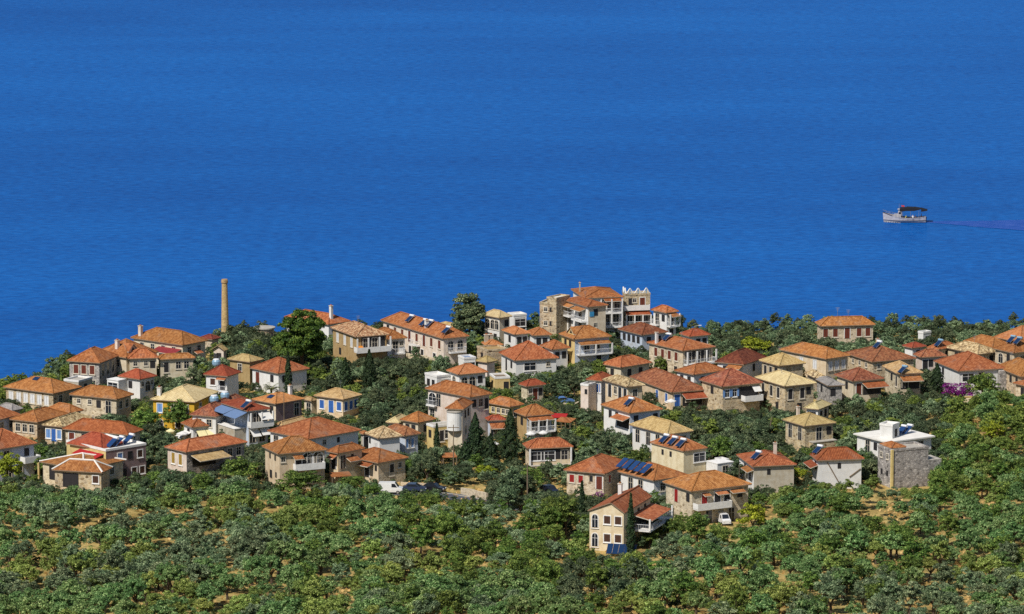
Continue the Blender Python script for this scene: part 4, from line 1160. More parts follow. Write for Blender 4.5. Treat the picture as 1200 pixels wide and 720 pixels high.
H('92', 'low orange roof corner at the right photo edge above the olives', (1187, 448.5), (1206, 453.3), (1236, 449), 443.5, 3.2, 'stonelight', 'orange', '1n', '', vis=2)
H('93', 'dark reddish brown roofed house with a pale stone side', (837.5, 419), (872, 427.5), (899, 417), 407.5, 4.6,
  'white', 'darkred', '.3:n .6:n', '.5:n', [('can', 'L', .45, 1.0, -.2, 1.8, 'orange', .35)], vis=3.4)
H('95', 'small white house with a red roof beside the coast trees', (796, 392.2), (808, 394.6), (833, 393.3), 385.2, 4.2, 'white', 'red', '1n', '.45:n .8:n', vis=3, name='white_house')
H('96a', 'narrow mottled tan roof behind the palest cream roof', (943, 437), (955, 443), (969, 441), 431.5, 4.6, 'stone', 'rubble', '', '', vis=1.5, name='stone_house')
H('96b', 'grey roofed rubble house right of the palest cream roof', (954, 443.2), (970, 452.3), (990, 451), 441.5, 4.8, 'greystone', 'greyroof', '.4:n', '.3:n', vis=3.6, name='stone_house')
H('44', 'orange roof with a lower left slope in front of the columned verandah house', (704, 428), (727.5, 430.8), (764, 426), 416, 4.2,
  'cream_w', 'orange', '.5:n', '.3:n .7:n', vis=2.6)
H('69b', 'low tan roofed stone building behind the right end of the white row house', (508, 380.5), (533, 385), (546, 381.5), 377.5, 3.6, 'stone', 'tan', '', '.5:n', vis=2, name='stone_house')
H('9b', 'low grey roofed shed in front of the white shuttered stone house', (-6, 477), (14, 481.5), (27, 477), 472.5, 2.8, 'greyplaster', 'greyroof', '1n', '', vis=1.5, name='shed', cat='shed')
H('97', 'tiny white flat roofed hut among the right coast trees', (1076, 388.5), (1082, 391), (1091, 388.5), 387, 2.6, 'white', 'concrete', '', '.5:n', kind='flat', vis=1.8, name='hut', cat='hut')
H('98', 'small orange lean to house squeezed left of the mottled white walled house', (421, 505.5), (426, 509), (433, 507), 502.5, 4.0, 'greyplaster', 'orange', '', '.5:K', vis=2.5)
H('99', 'little tan roofed outhouse below the cream block house terrace', (838, 538), (846, 541), (854, 538.5), 535, 2.6, 'white', 'concrete', '.5:B', '', kind='flat', vis=2, name='outhouse', cat='outhouse')
H('100', 'white flat roofed terrace house left of the apricot roof', (498, 438), (512, 442.5), (527, 439), 437, 3.4, 'white', 'flatwhite', '.3:n .7:n', '.5:d', kind='flat', vis=2.4, name='white_house')
for hid in ('1', '3', '6', '10', '14', '19', '28', '29', '31', '34', '40', '47', '52', '57', '59', '60a', '61b', '73', '74', '83', '87', '46', '68', '71'):
    x_ant(HOUSES[hid], .35 + .3 * rnd.random(), .4 + .3 * rnd.random(), 1.8 + rnd.random())

# ------------------------------------------------------------------ plants
def mesh_quads(name, V, F, tone, mat, tv=None, tf=None, tmat=None):
    """fast mesh from quad arrays with a per-face tone"""
    me = bpy.data.meshes.new(name)
    n = len(F)
    me.vertices.add(len(V)); me.vertices.foreach_set('co', np.ascontiguousarray(V, np.float32).ravel())
    me.loops.add(n * 4); me.loops.foreach_set('vertex_index', np.ascontiguousarray(F, np.int32).ravel())
    me.polygons.add(n); me.polygons.foreach_set('loop_start', np.arange(0, n * 4, 4, dtype=np.int32))
    try: me.polygons.foreach_set('loop_total', np.full(n, 4, np.int32))
    except Exception: pass
    me.update(calc_edges=True)
    at = me.attributes.new('tone', 'FLOAT', 'FACE'); at.data.foreach_set('value', np.ascontiguousarray(tone, np.float32))
    me.materials.append(M[mat])
    me.validate()
    return me

def leaf_quads(C, N, sx, sy, rs):
    """quads at centres C with normals N"""
    n = len(C)
    N = N / (np.linalg.norm(N, axis=1, keepdims=True) + 1e-9)
    r = rs.normal(size=(n, 3))
    U = np.cross(N, r); U /= (np.linalg.norm(U, axis=1, keepdims=True) + 1e-9)
    W = np.cross(N, U)
    a = (U * (sx * (0.6 + 0.8 * rs.rand(n)))[:, None]) * 0.5
    b = (W * (sy * (0.6 + 0.8 * rs.rand(n)))[:, None]) * 0.5
    V = np.stack([C - a - b * .4, C + a * .3 - b, C + a + b * .4, C - a * .3 + b], 1).reshape(-1, 3)
    F = np.arange(n * 4).reshape(n, 4)
    return V, F

def crown(seed, R, H0, H1, ncl, per, leaf, clr=0.32, flat=1.0, fill=0.35, shape=1.0):
    """leaf clumps through the volume of an uneven dome between heights H0 and H1, radius R"""
    rs = np.random.RandomState(seed)
    cz, rz = (H0 + H1) / 2, (H1 - H0) / 2
    cl = []
    lump = rs.normal(size=(5, 3)); lump /= np.linalg.norm(lump, axis=1, keepdims=True)
    la = rs.uniform(-0.22, 0.28, 5)
    while len(cl) < ncl:
        d = rs.normal(size=3); d /= np.linalg.norm(d)
        if d[2] < -0.55: continue
        rr = 1 + sum(a * max(0, float(d @ l)) ** 3 for a, l in zip(la, lump))
        k = rs.uniform(0.62, 0.95) if rs.rand() > fill else rs.uniform(0.2, 0.62)
        cl.append((d[0] * R * k * rr, d[1] * R * k * rr, cz + d[2] * rz * k * rr * flat, rs.uniform(0.75, 1.3)))
    V, Fc, T = [], [], []
    off = 0
    for x, y, z, s in cl:
        rc = R * clr * s
        n = int(per * s * s)
        d = rs.normal(size=(n, 3)); d /= np.linalg.norm(d, axis=1, keepdims=True)
        d[:, 2] = np.where(d[:, 2] < -0.3, -d[:, 2] * 0.6, d[:, 2])
        rad = rc * (0.55 + 0.5 * rs.rand(n))
        C = np.array([x, y, z]) + d * rad[:, None] * np.array([1, 1, 0.8])
        N = d + rs.normal(size=(n, 3)) * 0.42 + np.array([0, 0, 0.2])
        v, f = leaf_quads(C, N, leaf, leaf * 0.62, rs)
        V.append(v); Fc.append(f + off); off += len(v)
        T.append(np.clip(rs.normal(0.43 + rs.uniform(-.2, .2), 0.25, n), 0, 1))
    return np.concatenate(V), np.concatenate(Fc), np.concatenate(T)

def trunk_mesh(name, seed, h, r, spread, nb=4, mat='bark'):
    rs = random.Random(seed)
    b = MB()
    p0, p = Vector((0, 0, -0.4)), Vector((rs.uniform(-.15, .15), rs.uniform(-.15, .15), h * 0.45))
    b.tube(p0, p, r * 1.25, r * 0.9, mat, 7)
    for k in range(nb):
        a = 2 * math.pi * (k + rs.random() * .6) / nb
        q = p + Vector((math.cos(a) * spread * .5, math.sin(a) * spread * .5, h * rs.uniform(.2, .3)))
        b.tube(p - Vector((0, 0, .1)), q, r * .6, r * .4, mat, 6)
        for m_ in range(2):
            a2 = a + rs.uniform(-.7, .7)
            b.tube(q, q + Vector((math.cos(a2) * spread * .5, math.sin(a2) * spread * .5, h * rs.uniform(.15, .35))), r * .4, r * .12, mat, 5)
    return b.mesh(name)

PROTO = {}   # kind -> list of (crown arrays, crown mesh, trunk mesh, radius, height)
def proto(kind, mat, n, R, H0, H1, ncl, per, leaf, tr, spread, seed0, **kw):
    L_ = []
    for i in range(n):
        k = 0.88 + 0.24 * ((i * 0.618) % 1)
        a = crown(seed0 + i, R * k, H0, H1 * (2 - k), ncl, per, leaf, **kw)
        L_.append((a, mesh_quads('crown', *a, mat), trunk_mesh('trunk', seed0 + i, H1 * .75, tr, spread), R * k, H1 * (2 - k), mat))
    PROTO[kind] = L_
proto('olive_l', 'olive_l', 6, 1.85, 0.9, 4.2, 56, 64, 0.225, 0.20, 1.3, 100, clr=0.25)
proto('olive_d', 'olive_d', 6, 1.85, 0.9, 4.2, 56, 64, 0.215, 0.20, 1.3, 200, clr=0.25)
proto('olive_y', 'olive_y', 5, 1.75, 0.8, 3.9, 54, 62, 0.22, 0.20, 1.3, 150, clr=0.25)
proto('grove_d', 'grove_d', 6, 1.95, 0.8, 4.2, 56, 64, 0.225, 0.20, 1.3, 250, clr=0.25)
proto('broad', 'broad', 5, 2.5, 0.7, 6.0, 72, 62, 0.28, 0.18, 1.2, 300, clr=0.24)
proto('bush', 'bush', 5, 1.0, -0.1, 1.6, 18, 26, 0.22, 0.05, 0.5, 400, clr=0.36)
proto('lime', 'lime', 2, 2.4, 0.8, 5.0, 50, 46, 0.32, 0.16, 1.2, 500, clr=0.26)
proto('pine', 'pine', 1, 6.0, 1.4, 12.6, 230, 120, 0.46, 0.42, 4.0, 600, clr=0.20)
proto('umbrella', 'lime', 1, 3.4, 1.2, 3.6, 46, 60, 0.34, 0.2, 2.0, 620, clr=0.24)
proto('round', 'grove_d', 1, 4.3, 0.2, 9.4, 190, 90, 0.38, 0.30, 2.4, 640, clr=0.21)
proto('magenta', 'magenta', 2, 1.7, 0.2, 2.4, 26, 34, 0.24, 0.06, 0.9, 660, clr=0.32)

def plant(kind, x, y, s, label, name, cat, group=None, var=None, sz=None, dz=0.0):
    P = PROTO[kind]
    a, cm, tm, R, Hh, mat = P[(var if var is not None else rnd.randrange(len(P))) % len(P)]
    o = empty(name, (x, y, terr(x, y) + dz), rnd.uniform(0, 6.28))
    o.scale = (s, s, sz or s * rnd.uniform(.9, 1.12))
    tag(o, label, cat, group)
    put('trunk', tm, o); put('crown', cm, o)
    return o

def stuff_mesh(name, items, mat, label, cat):
    """many far plants of one kind as one object"""
    V, F, T = [], [], []
    off = 0
    for a, x, y, s, rz, sz in items:
        v, f, t = a
        c, q = math.cos(rz), math.sin(rz)
        w = np.empty_like(v)
        w[:, 0] = (v[:, 0] * c - v[:, 1] * q) * s + x
        w[:, 1] = (v[:, 0] * q + v[:, 1] * c) * s + y
        w[:, 2] = v[:, 2] * sz + terr(x, y)
        V.append(w); F.append(f + off); off += len(v)
        T.append(np.clip(t + (rnd.random() - .5) * .3, 0, 1))
    me = mesh_quads(name, np.concatenate(V), np.concatenate(F), np.concatenate(T), mat)
    o = put(name, me)
    tag(o, label, cat, None, 'stuff')
    return o

# special trees first: they clear their own ground
TAKEN = []     # (x, y, r)
def base_at(px, py): return ground_at(px, py)

def cypress(px, py, hp, wp, label):
    g = base_at(px, py); s = to_px(g.x, g.y, g.z)[2]
    h, r = hp / s, wp / s / 2
    rs = np.random.RandomState(int(px * 7 + py))
    n = int(900 + 160 * h * r)
    z = rs.rand(n) ** 0.9
    prof = np.where(z < .25, .7 + 1.2 * z, 1.0 - ((z - .25) / .75) ** 1.7)
    th = rs.rand(n) * 6.283
    lump = 1 + .22 * np.sin(th * 3 + z * 17 + px) + .15 * np.sin(th * 5 - z * 31)
    rad = r * prof * lump * (0.65 + .4 * rs.rand(n))
    C = np.stack([np.cos(th) * rad, np.sin(th) * rad, 0.3 + z * (h - .3)], 1)
    N = np.stack([np.cos(th), np.sin(th), np.full(n, .5)], 1) + rs.normal(size=(n, 3)) * .5
    v, f = leaf_quads(C, N, 0.20, 0.42, rs)
    me = mesh_quads('crown', v, f, np.clip(rs.normal(.42, .25, n), 0, 1), 'cypress')
    o = empty('cypress', g)
    tag(o, label, 'cypress', None)
    b = MB(); b.tube((0, 0, -.4), (0, 0, h * .9), .16, .03, 'bark', 6); b.build('trunk', o)
    put('crown', me, o)
    BLOCKS.append((px - wp * .4, px + wp * .4, py - hp, py - hp * .18, g.y - 2.5))
    TAKEN.append((g.x, g.y, r + .5))
for c_ in [(405, 461, 42, 15, 'dark cypress left of the tallest cypress below the ochre verandah house'),
           (433, 463, 54, 17, 'wide tall dark cypress below the white verandah of the ochre house'),
           (338, 471, 60, 9, 'narrow cypress standing before the orange roof it splits in two'),
           (637, 440, 33, 8, 'short lone cypress between the two white houses with pyramid roofs'),
           (557, 546, 63, 21, 'dark ragged cypress at the foot of the tall cream house'),
           (598, 545, 66, 22, 'dark ragged cypress left of the open porch house'),
           (739, 653, 76, 10, 'slim pointed cypress at the right corner of the beige gabled house'),
           (682, 613, 50, 8, 'slim dark cypress left of the beige gabled house'),
           (512, 534, 38, 7, 'thin cypress against the pale yellow terrace block'),
           (1098, 464, 38, 17, 'broad dark cypress left of the magenta bougainvillea'),
           (575, 548, 40, 18, 'shorter dark cypress in the gap between two ragged cypresses'),
           (545, 548, 30, 14, 'lowest dark cypress beside the yellow terrace block')]:
    cypress(*c_)

def special(kind, px, py, s, label, name, cat, group=None, sz=None, r=None):
    g = base_at(px, py)
    o = plant(kind, g.x, g.y, s, label, name, cat, group, sz=sz)
    s_ = g.y; sc_ = to_px(g.x, g.y, g.z)[2]; R_, H_ = PROTO[kind][0][3] * s, PROTO[kind][0][4] * (sz or s)
    BLOCKS.append((px - R_ * sc_ * .75, px + R_ * sc_ * .75, py - H_ * sc_, py - H_ * sc_ * .22, g.y - 2.5))
    TAKEN.append((g.x, g.y, r or PROTO[kind][0][3] * s * .8))
    return o
special('pine', 354, 441, 0.98, 'huge dark rounded pine before the white flued roof', 'pine_tree', 'pine', r=5)
special('round', 551, 403, 1.0, 'big round grey green tree right of the white row house', 'broadleaf_tree', 'tree', r=3.5)
special('umbrella', 885, 419, 1.0, 'low bright yellow green pine in front of the coast trees', 'pine_tree', 'pine')
special('lime', 881, 627, 1.08, 'bright yellow green tree right of the parked white van', 'broadleaf_tree', 'tree')
special('lime', 11, 573, 1.1, 'bright yellow green tree at the left photo edge by the white house in painted blue shade', 'broadleaf_tree', 'tree')
special('lime', 568, 561, .75, 'yellow green bush tree below the dark cypresses', 'broadleaf_tree', 'tree', sz=.5)
special('broad', 349, 584, 1.45, 'dark green tree covering the base of the arched house', 'broadleaf_tree', 'tree', sz=.9)
special('broad', 281, 571, 1.35, 'round dark green tree below the tan porch roof', 'broadleaf_tree', 'tree', sz=.85)
special('broad', 415, 577, .9, 'dark green tree below the red tiled side porch', 'broadleaf_tree', 'tree', sz=.55)
special('olive_d', 227, 456, 1.0, 'bushy grey olive beside the cream house with two roof peaks', 'olive_tree', 'olive tree')
special('broad', 1152, 473, 1.25, 'dense dark tree in front of the bougainvillea house pillar', 'broadleaf_tree', 'tree', sz=1.15)
special('magenta', 1113, 471, 1.45, 'magenta bougainvillea below the big orange roof on the right', 'bougainvillea', 'shrub')
special('magenta', 1129, 472, 1.3, 'magenta bougainvillea hanging right of the larger bougainvillea', 'bougainvillea', 'shrub')
special('magenta', 702, 590, .8, 'purple bougainvillea by the slim dark cypress', 'bougainvillea', 'shrub')
special('broad', 171, 512, 1.2, 'dark tree filling the corner below the yellow house', 'broadleaf_tree', 'tree', sz=.95)
special('broad', 735, 494, .95, 'dark green tree half hiding the row of windows under the mottled tan roof', 'broadleaf_tree', 'tree', sz=.7)
special('broad', 209, 509, 1.0, 'green tree in front of the yellow house wall', 'broadleaf_tree', 'tree', sz=1.15)
special('lime', 1163, 520, 1.1, 'yellowish green tree in the woods right of the grey rubble house', 'broadleaf_tree', 'tree', sz=.8)
special('lime', 935, 567, .7, 'bright yellow green bush left of the white wall with beams', 'broadleaf_tree', 'tree', sz=.6)

def palm(px, py, s, label, th=1.6):
    g = base_at(px, py)
    o = empty('palm_tree', g); tag(o, label, 'palm'); o.scale = (s, s, s)
    b = MB(); b.lathe([(.32, -.4), (.26, .4), (.22, th * .7), (.28, th)], 'bark', 10); b.build('trunk', o)
    rs = np.random.RandomState(int(px)); V, F, T = [], [], []; off = 0
    for k in range(26):
        a = k * 2.399; el = rs.uniform(-.15, 1.25); L_ = rs.uniform(2.0, 2.7)
        for i in range(9):
            t = (i + .5) / 9
            rr = math.cos(el) * L_ * t * (1 - .1 * t) + .1; zz = th + math.sin(el) * L_ * t - 1.3 * t * t * (1.2 - el * .4)
            for sd in (-1, 1):
                ln = .62 * (1 - abs(t - .4)) + .1
                ca, sa = math.cos(a), math.sin(a)
                p = np.array([ca * rr, sa * rr, zz]); q = p + np.array([-sa * sd * ln + ca * ln * .5, ca * sd * ln + sa * ln * .5, -.22 * ln])
                d = np.array([ca, sa, 0]) * .09
                V += [p - d, p + d, q + d * .3, q - d * .3]; F.append([off, off + 1, off + 2, off + 3]); off += 4; T.append(np.clip(rs.normal(.5, .25), 0, 1))
    put('crown', mesh_quads('crown', np.array(V), np.array(F), np.array(T), 'palm'), o)
    TAKEN.append((g.x, g.y, 1.6 * s))
palm(704, 597, .95, 'yellow green palm behind the beige gabled house')
palm(665, 607, 1.25, 'large pale palm left of the slim dark cypress', 2.2)
palm(760, 570, .8, 'small palm between the red shuttered house and the porch roofs')
palm(318, 467, .95, 'dark palm before the white house split by a cypress', 2.0)
palm(200, 453, .8, 'spiky palm before the cream house with two roof peaks', 1.2)

# ---- scattered trees
GROVE = [(-100, 580), (0, 584), (60, 592), (300, 586), (400, 580), (445, 585), (520, 590), (640, 606), (690, 645), (760, 646), (800, 612), (960, 580), (1030, 572), (1100, 560), (1115, 470), (1300, 458)]
gxp, gyp = [g[0] for g in GROVE], [g[1] for g in GROVE]
GAPS = [(541, 582, 30, 6), (500, 576, 30, 6), (645, 579, 10, 8), (967, 616, 8, 26), (905, 614, 22, 7), (1042, 634, 7, 18), (47, 586, 6, 5), (555, 576, 17, 7), (462, 577, 26, 6),
        (728, 646, 22, 9), (848, 606, 8, 7), (200, 655, 12, 12), (30, 640, 14, 4), (136, 624, 8, 6), (60, 690, 14, 6), (40, 672, 10, 8), (210, 690, 12, 12), (822, 664, 10, 9), (970, 652, 8, 6),
        (1160, 612, 14, 7), (1096, 648, 7, 7), (1052, 672, 6, 8), (300, 618, 8, 5), (375, 660, 9, 6), (495, 632, 9, 6), (8, 605, 8, 6)]
def keep_clear(x0, x1, y0, y1, base=None, r=0):
    """no tree may hide this thing"""
    g = base_at((x0 + x1) / 2, base or y1)
    BLOCKS.append((x0, x1, y0, y1, g.y - 3))
    if r: TAKEN.append((g.x, g.y, r))
for k_ in [(500, 518, 569, 578, 577, 2), (474, 498, 568, 577, 577, 2), (446, 470, 567, 579, 579, 2), (841, 855, 599, 611, 614, 2.2), (637, 652, 570, 579, 579, 2.2), (654, 667, 467, 474, 474, 2.2),
           (617, 642, 500, 518, 522, 1), (780, 793, 465, 480, 484, 1), (194, 206, 502, 510, 516, 1), (572, 586, 517, 523, 527, 1), (208, 222, 503, 514, 521, 1),
           (700, 724, 554, 566, 571, 2), (646, 665, 487, 500, 503, 1.5), (654, 673, 492, 504, 508, 1.5), (719, 738, 489, 502, 506, 1.5), (518, 534, 534, 547, 550, 1.5), (388, 411, 558, 570, 573, 1.5),
           (711, 747, 639, 652, 652, 2.5), (528, 535, 497, 545, 560, .5), (613, 622, 543, 582, 592, .5), (862, 869, 545, 572, 580, .5), (541, 572, 566, 588, 588, 0), (515, 567, 576, 590, 591, 0), (843, 853, 600, 610, 614, 0)]:
    keep_clear(*k_)
def in_gap(px, py):
    return any(((px - a) / c) ** 2 + ((py - b) / d) ** 2 < 1 for a, b, c, d in GAPS)
def foot_hit(x, y, m):
    for X, Y, ca, sa, W, D in FOOT:
        dx, dy = x - X, y - Y
        u, v = dx * ca + dy * sa, -dx * sa + dy * ca
        if -m < u < W + m and -m < v < D + m: return True
    return False
def hides(x, y, r, h, z, slack=4.0):
    px, pb, s = to_px(x, y, z)
    x0, x1, y0, y1 = px - r * s * .8, px + r * s * .8, pb - h * s * .93, pb
    for a, b, t, d, Y in BLOCKS:
        if y < Y + 3 and x1 > a + 1 and x0 < b - 1 and y0 < d - slack and pb > t: return True
    return False
def taken(x, y, r):
    return any((x - a) ** 2 + (y - b) ** 2 < (r * .6 + c) ** 2 for a, b, c in TAKEN)

cands = []
sp = 3.8
y = 590.0
row = 0
while y < 935:
    x = -150 + (row % 2) * sp / 2
    while x < 150:
        xx, yy = x + rnd.uniform(-1.3, 1.3), y + rnd.uniform(-1.3, 1.3)
        x += sp
        z = terr(xx, yy)
        if z < 5: continue
        px, py, s = to_px(xx, yy, z)
        if not (-35 < px < 1235) or py > 760: continue
        g = np.interp(px, gxp, gyp)
        cands.append((xx, yy, z, px, py, s, py > g))
    y += sp * .9
    row += 1
placed = []
def field(x, y): return math.sin(x * .055 + 1.1) * math.cos(y * .047) + .6 * math.sin(x * .12 - y * .09)
for xx, yy, z, px, py, s, grove in cands:
    if in_gap(px, py - 2): continue
    f = field(xx, yy)
    if grove:
        if rnd.random() < (.36 if px > 780 and py > 585 else .26 if py > 610 else .08) : continue
        dense = ((px - 590) / 130) ** 2 + ((py - 640) / 55) ** 2 < 1
        if dense: kind = 'broad' if rnd.random() < .62 else 'olive_d'
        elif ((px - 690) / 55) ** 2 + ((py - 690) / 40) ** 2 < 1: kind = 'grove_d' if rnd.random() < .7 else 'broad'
        elif px < 330: kind = 'olive_l' if f + rnd.uniform(-.8, .8) > -.25 else 'olive_d'
        elif px > 1080 and py < 600: kind = 'broad' if rnd.random() < .5 else 'olive_l'
        else: kind = 'olive_d' if f + rnd.uniform(-.9, .9) > .45 else ('olive_l' if rnd.random() < .8 else 'broad')
        if kind in ('olive_l', 'olive_d') and math.sin(xx * .09 + 2) * math.sin(yy * .08) + rnd.uniform(-.7, .7) > .45: kind = 'olive_y'
        sc = rnd.uniform(.58, 1.22) * (.8 if kind == 'broad' else 1)
    else:
        q = rnd.random()
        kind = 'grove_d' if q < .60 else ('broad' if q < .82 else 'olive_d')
        edge = np.interp(px, EX, [e[1] for e in EDGE])
        if px < 250 and py < edge + 16 and not 48 < px < 84: continue
        if px > 780 and py < edge + 45: kind = 'olive_d' if q < .6 else 'grove_d'
        sc = rnd.uniform(.6, 1.15) * (.72 if kind == 'broad' else 1)
    if px > 790 and not grove and py < np.interp(px, EX, [e[1] for e in EDGE]) + 22: sc *= .72
    ok = False
    for t in range(4):
        var = rnd.randrange(5)
        R, Hh = PROTO[kind][var][3] * sc, PROTO[kind][var][4] * sc
        if not (foot_hit(xx, yy, R * .55) or hides(xx, yy, R, Hh, z) or taken(xx, yy, R)): ok = True; break
        sc *= .72
        if sc < .3: break
    if ok: placed.append((kind, var, xx, yy, sc, px, py, grove))
# shrubs in what is left
shr = []
y = 600.0
while y < 925:
    x = -140
    while x < 140:
        xx, yy = x + rnd.uniform(-1, 1), y + rnd.uniform(-1, 1)
        x += 2.1
        z = terr(xx, yy)
        if z < 5: continue
        px, py, s = to_px(xx, yy, z)
        if not (-15 < px < 1215) or py > 745 or in_gap(px, py): continue
        grove = py > np.interp(px, gxp, gyp)
        if rnd.random() < (.80 if grove else .04): continue
        sc = rnd.uniform(.55, 1.2)
        if any((xx - p[2]) ** 2 + (yy - p[3]) ** 2 < (1.3 * p[4]) ** 2 for p in placed if abs(p[3] - yy) < 3): continue
        ok = False
        for t in range(3):
            if not (foot_hit(xx, yy, .4 * sc) or hides(xx, yy, 1.0 * sc, 1.6 * sc, z, 7.0) or taken(xx, yy, .8 * sc)): ok = True; break
            sc *= .6
        if ok: shr.append((xx, yy, sc, px, py, grove))
    y += 2.1

def zone(px, py):
    if py < 430 and px > 780: return 'by the right shore'
    if py < 440: return 'on the shoreline edge'
    return 'among the village houses'
LBL = {
    ('olive_l', True): ('bright green olive tree in the foreground grove', 'bright olive trees in the foreground grove'),
    ('olive_y', True): ('yellowish green olive tree in the foreground grove', 'yellowish olive trees in the foreground grove'),
    ('olive_d', True): ('grey green olive tree in the foreground grove', 'grey olive trees in the foreground grove'),
    ('broad', True): ('dark leafy broadleaf tree in the woods below the village', 'broadleaf trees below the village'),
    ('broad', False): ('dark leafy broadleaf tree among the village houses', 'broadleaf trees among the houses'),
}
ol = sorted([p for p in placed if p[0] != 'broad'], key=lambda p: p[3] / p[4] ** .3)
br = sorted([p for p in placed if p[0] == 'broad'], key=lambda p: p[3])
far = {'olive_y': [], 'olive_l': [], 'olive_d': [], 'grove_d': []}
n_ol = n_dk = 0
for i, (kind, var, xx, yy, sc, px, py, grove) in enumerate(ol):
    if kind == 'grove_d' and n_dk < 290 and py < 740:
        n_dk += 1
        where = 'in the foreground grove' if grove else ('among the houses of the left half' if px < 600 else 'among the houses of the right half')
        plant(kind, xx, yy, sc, 'dark dusty green tree with shade in its leaf colour ' + where, 'shade_dark_tree', 'tree', 'dark trees with shade in their leaf colour ' + where, var)
    elif kind != 'grove_d' and n_ol < 298 and grove and py < 745:
        n_ol += 1
        lb, gr = LBL[(kind, True)]
        side = 'left of the beige gabled house' if px < 640 else 'right of the beige gabled house'
        plant(kind, xx, yy, sc, lb + ' ' + side, 'olive_tree', 'olive tree', gr + ' ' + side, var)
    else:
        far[kind].append((PROTO[kind][var][0], xx, yy, sc, rnd.uniform(0, 6.28), sc * rnd.uniform(.9, 1.12)))
for i, (kind, var, xx, yy, sc, px, py, grove) in enumerate(br):
    if i >= 290:
        far.setdefault('broad', []).append((PROTO[kind][var][0], xx, yy, sc, rnd.uniform(0, 6.28), sc))
        continue
    lb, gr = LBL[(kind, grove)]
    plant(kind, xx, yy, sc, lb, 'broadleaf_tree', 'tree', gr, var)
stuff_mesh('far_olives', far['olive_d'], 'olive_d', 'grey green olive foliage massed behind the nearer grove and between houses', 'olives')
if far['olive_y']: stuff_mesh('yellowish_far_olives', far['olive_y'], 'olive_y', 'yellowish olive foliage scattered behind the nearer grove', 'olives')
if far.get('broad'): stuff_mesh('far_broadleaf_foliage', far['broad'], 'broad', 'deep green broadleaf foliage massed behind the nearer trees', 'trees')
stuff_mesh('village_greenery', far['grove_d'], 'grove_d', 'dark tree foliage with shade in its colour massed between the village houses', 'trees')
stuff_mesh('bright_far_olives', far['olive_l'], 'olive_l', 'bright green olive foliage scattered behind the nearer grove', 'olives')
shr.sort(key=lambda p: p[1])
us, dry = [], []
for i, (xx, yy, sc, px, py, grove) in enumerate(shr):
    it = (PROTO['bush'][i % 5][0], xx, yy, sc, rnd.uniform(0, 6.28), sc * rnd.uniform(.8, 1.3))
    if grove and rnd.random() < .45: dry.append(it[:3] + (sc * .8,) + (it[4], sc * .55))
    else: us.append(it)
stuff_mesh('undergrowth', us, 'bush', 'low dark green undergrowth filling gaps between trees and houses', 'undergrowth')
stuff_mesh('dry_scrub', dry, 'drygrass', 'golden dry scrub in the openings of the grove', 'scrub')
# dry grass
rs = np.random.RandomState(5)
n = 26000
gxs, gys = rs.uniform(-110, 110, n), rs.uniform(596, 760, n)
msk = (np.sin(gxs * .21) * np.cos(gys * .17) + rs.normal(size=n) * .6) > 0
gxs, gys = gxs[msk], gys[msk]
C = np.stack([gxs, gys, terr_np(gxs, gys) + .14], 1)
N = np.stack([rs.normal(size=len(gxs)) * .5, -np.ones(len(gxs)) * .8, rs.normal(size=len(gxs)) * .4 + .5], 1)
v, f = leaf_quads(C, N, .5, .4, rs)
o = put('dry_grass', mesh_quads('dry_grass', v, f, rs.rand(len(f)), 'drygrass'))
tag(o, 'dry golden grass between the grove trees', 'grass', None, 'stuff')
print('PLACED', len(ol), len(br), len(shr))

# ------------------------------------------------------------------ chimney, tower, road, walls, street furniture
def px_scale(g): return to_px(g.x, g.y, g.z)[2]

M['brick'] = stone('ochre chimney brick', [(0.34, 0.22, 0.10), (0.56, 0.39, 0.18), (0.44, 0.29, 0.13), (0.62, 0.45, 0.23)], (0.50, 0.38, 0.22), 2.6)
g = base_at(264, 406); s = px_scale(g)
t = empty('brick_chimney', g); tag(t, 'tall tapering ochre brick chimney rising above the left shore', 'chimney')
hh = 79.5 / s
b = MB(); b.lathe([(1.05, -.5), (.92, 0), (.86, 1.2), (.60, hh - .9)], 'brick', 20); b.build('shaft', t)
b = MB(); b.lathe([(.61, hh - .9), (.72, hh - .75), (.72, hh - .3), (.64, hh - .2), (.64, hh), (.45, hh)], 'brick', 20); b.build('cap', t)

g = base_at(310, 411); s = px_scale(g)
t = empty('round_tower', g); tag(t, 'squat round stone tower stump on the shoreline by the pine', 'tower')
r_ = 12.6 / s; hh = 28 / s
b = MB(); b.lathe([(r_ * .98, -.5), (r_ * .94, 0), (r_ * .9, hh - .3)], 'stone', 24); b.build('wall', t)
b = MB(); b.lathe([(r_ * .88, hh - .3), (r_ * 1.02, hh - .25), (r_ * 1.02, hh), (r_ * .3, hh + .12)], 'concrete', 24); b.build('roof_slab', t)
b = MB(); b.box(-.35, -r_ * .95, .8, .35, -r_ * .85, 2.0, 'dark'); b.build('opening', t)

# road
def strip(name, pts, w, lift, mat, th=None):
    P = [ground_at(*p) for p in pts]
    Q = []
    for i in range(len(P) - 1):
        n = max(1, int((P[i + 1] - P[i]).length / 1.5))
        Q += [P[i].lerp(P[i + 1], k / n) for k in range(n)]
    Q.append(P[-1])
    b = MB(); prev = None
    for i, q in enumerate(Q):
        d = (Q[min(i + 1, len(Q) - 1)] - Q[max(i - 1, 0)]); d.z = 0; d.normalize()
        nrm = Vector((-d.y, d.x, 0))
        z = max(terr(*(q + nrm * w / 2).xy), terr(*(q - nrm * w / 2).xy), terr(*q.xy)) + lift
        a, c = q + nrm * w / 2, q - nrm * w / 2
        a.z = c.z = z
        if prev:
            b.face([prev[0], prev[1], c, a], mat)
            if th: 
                b.face([prev[1], prev[1] - Vector((0, 0, th)), c - Vector((0, 0, th)), c], mat)
                b.face([prev[0] - Vector((0, 0, th)), prev[0], a, a - Vector((0, 0, th))], mat)
        prev = (a, c)
    return b.build(name)
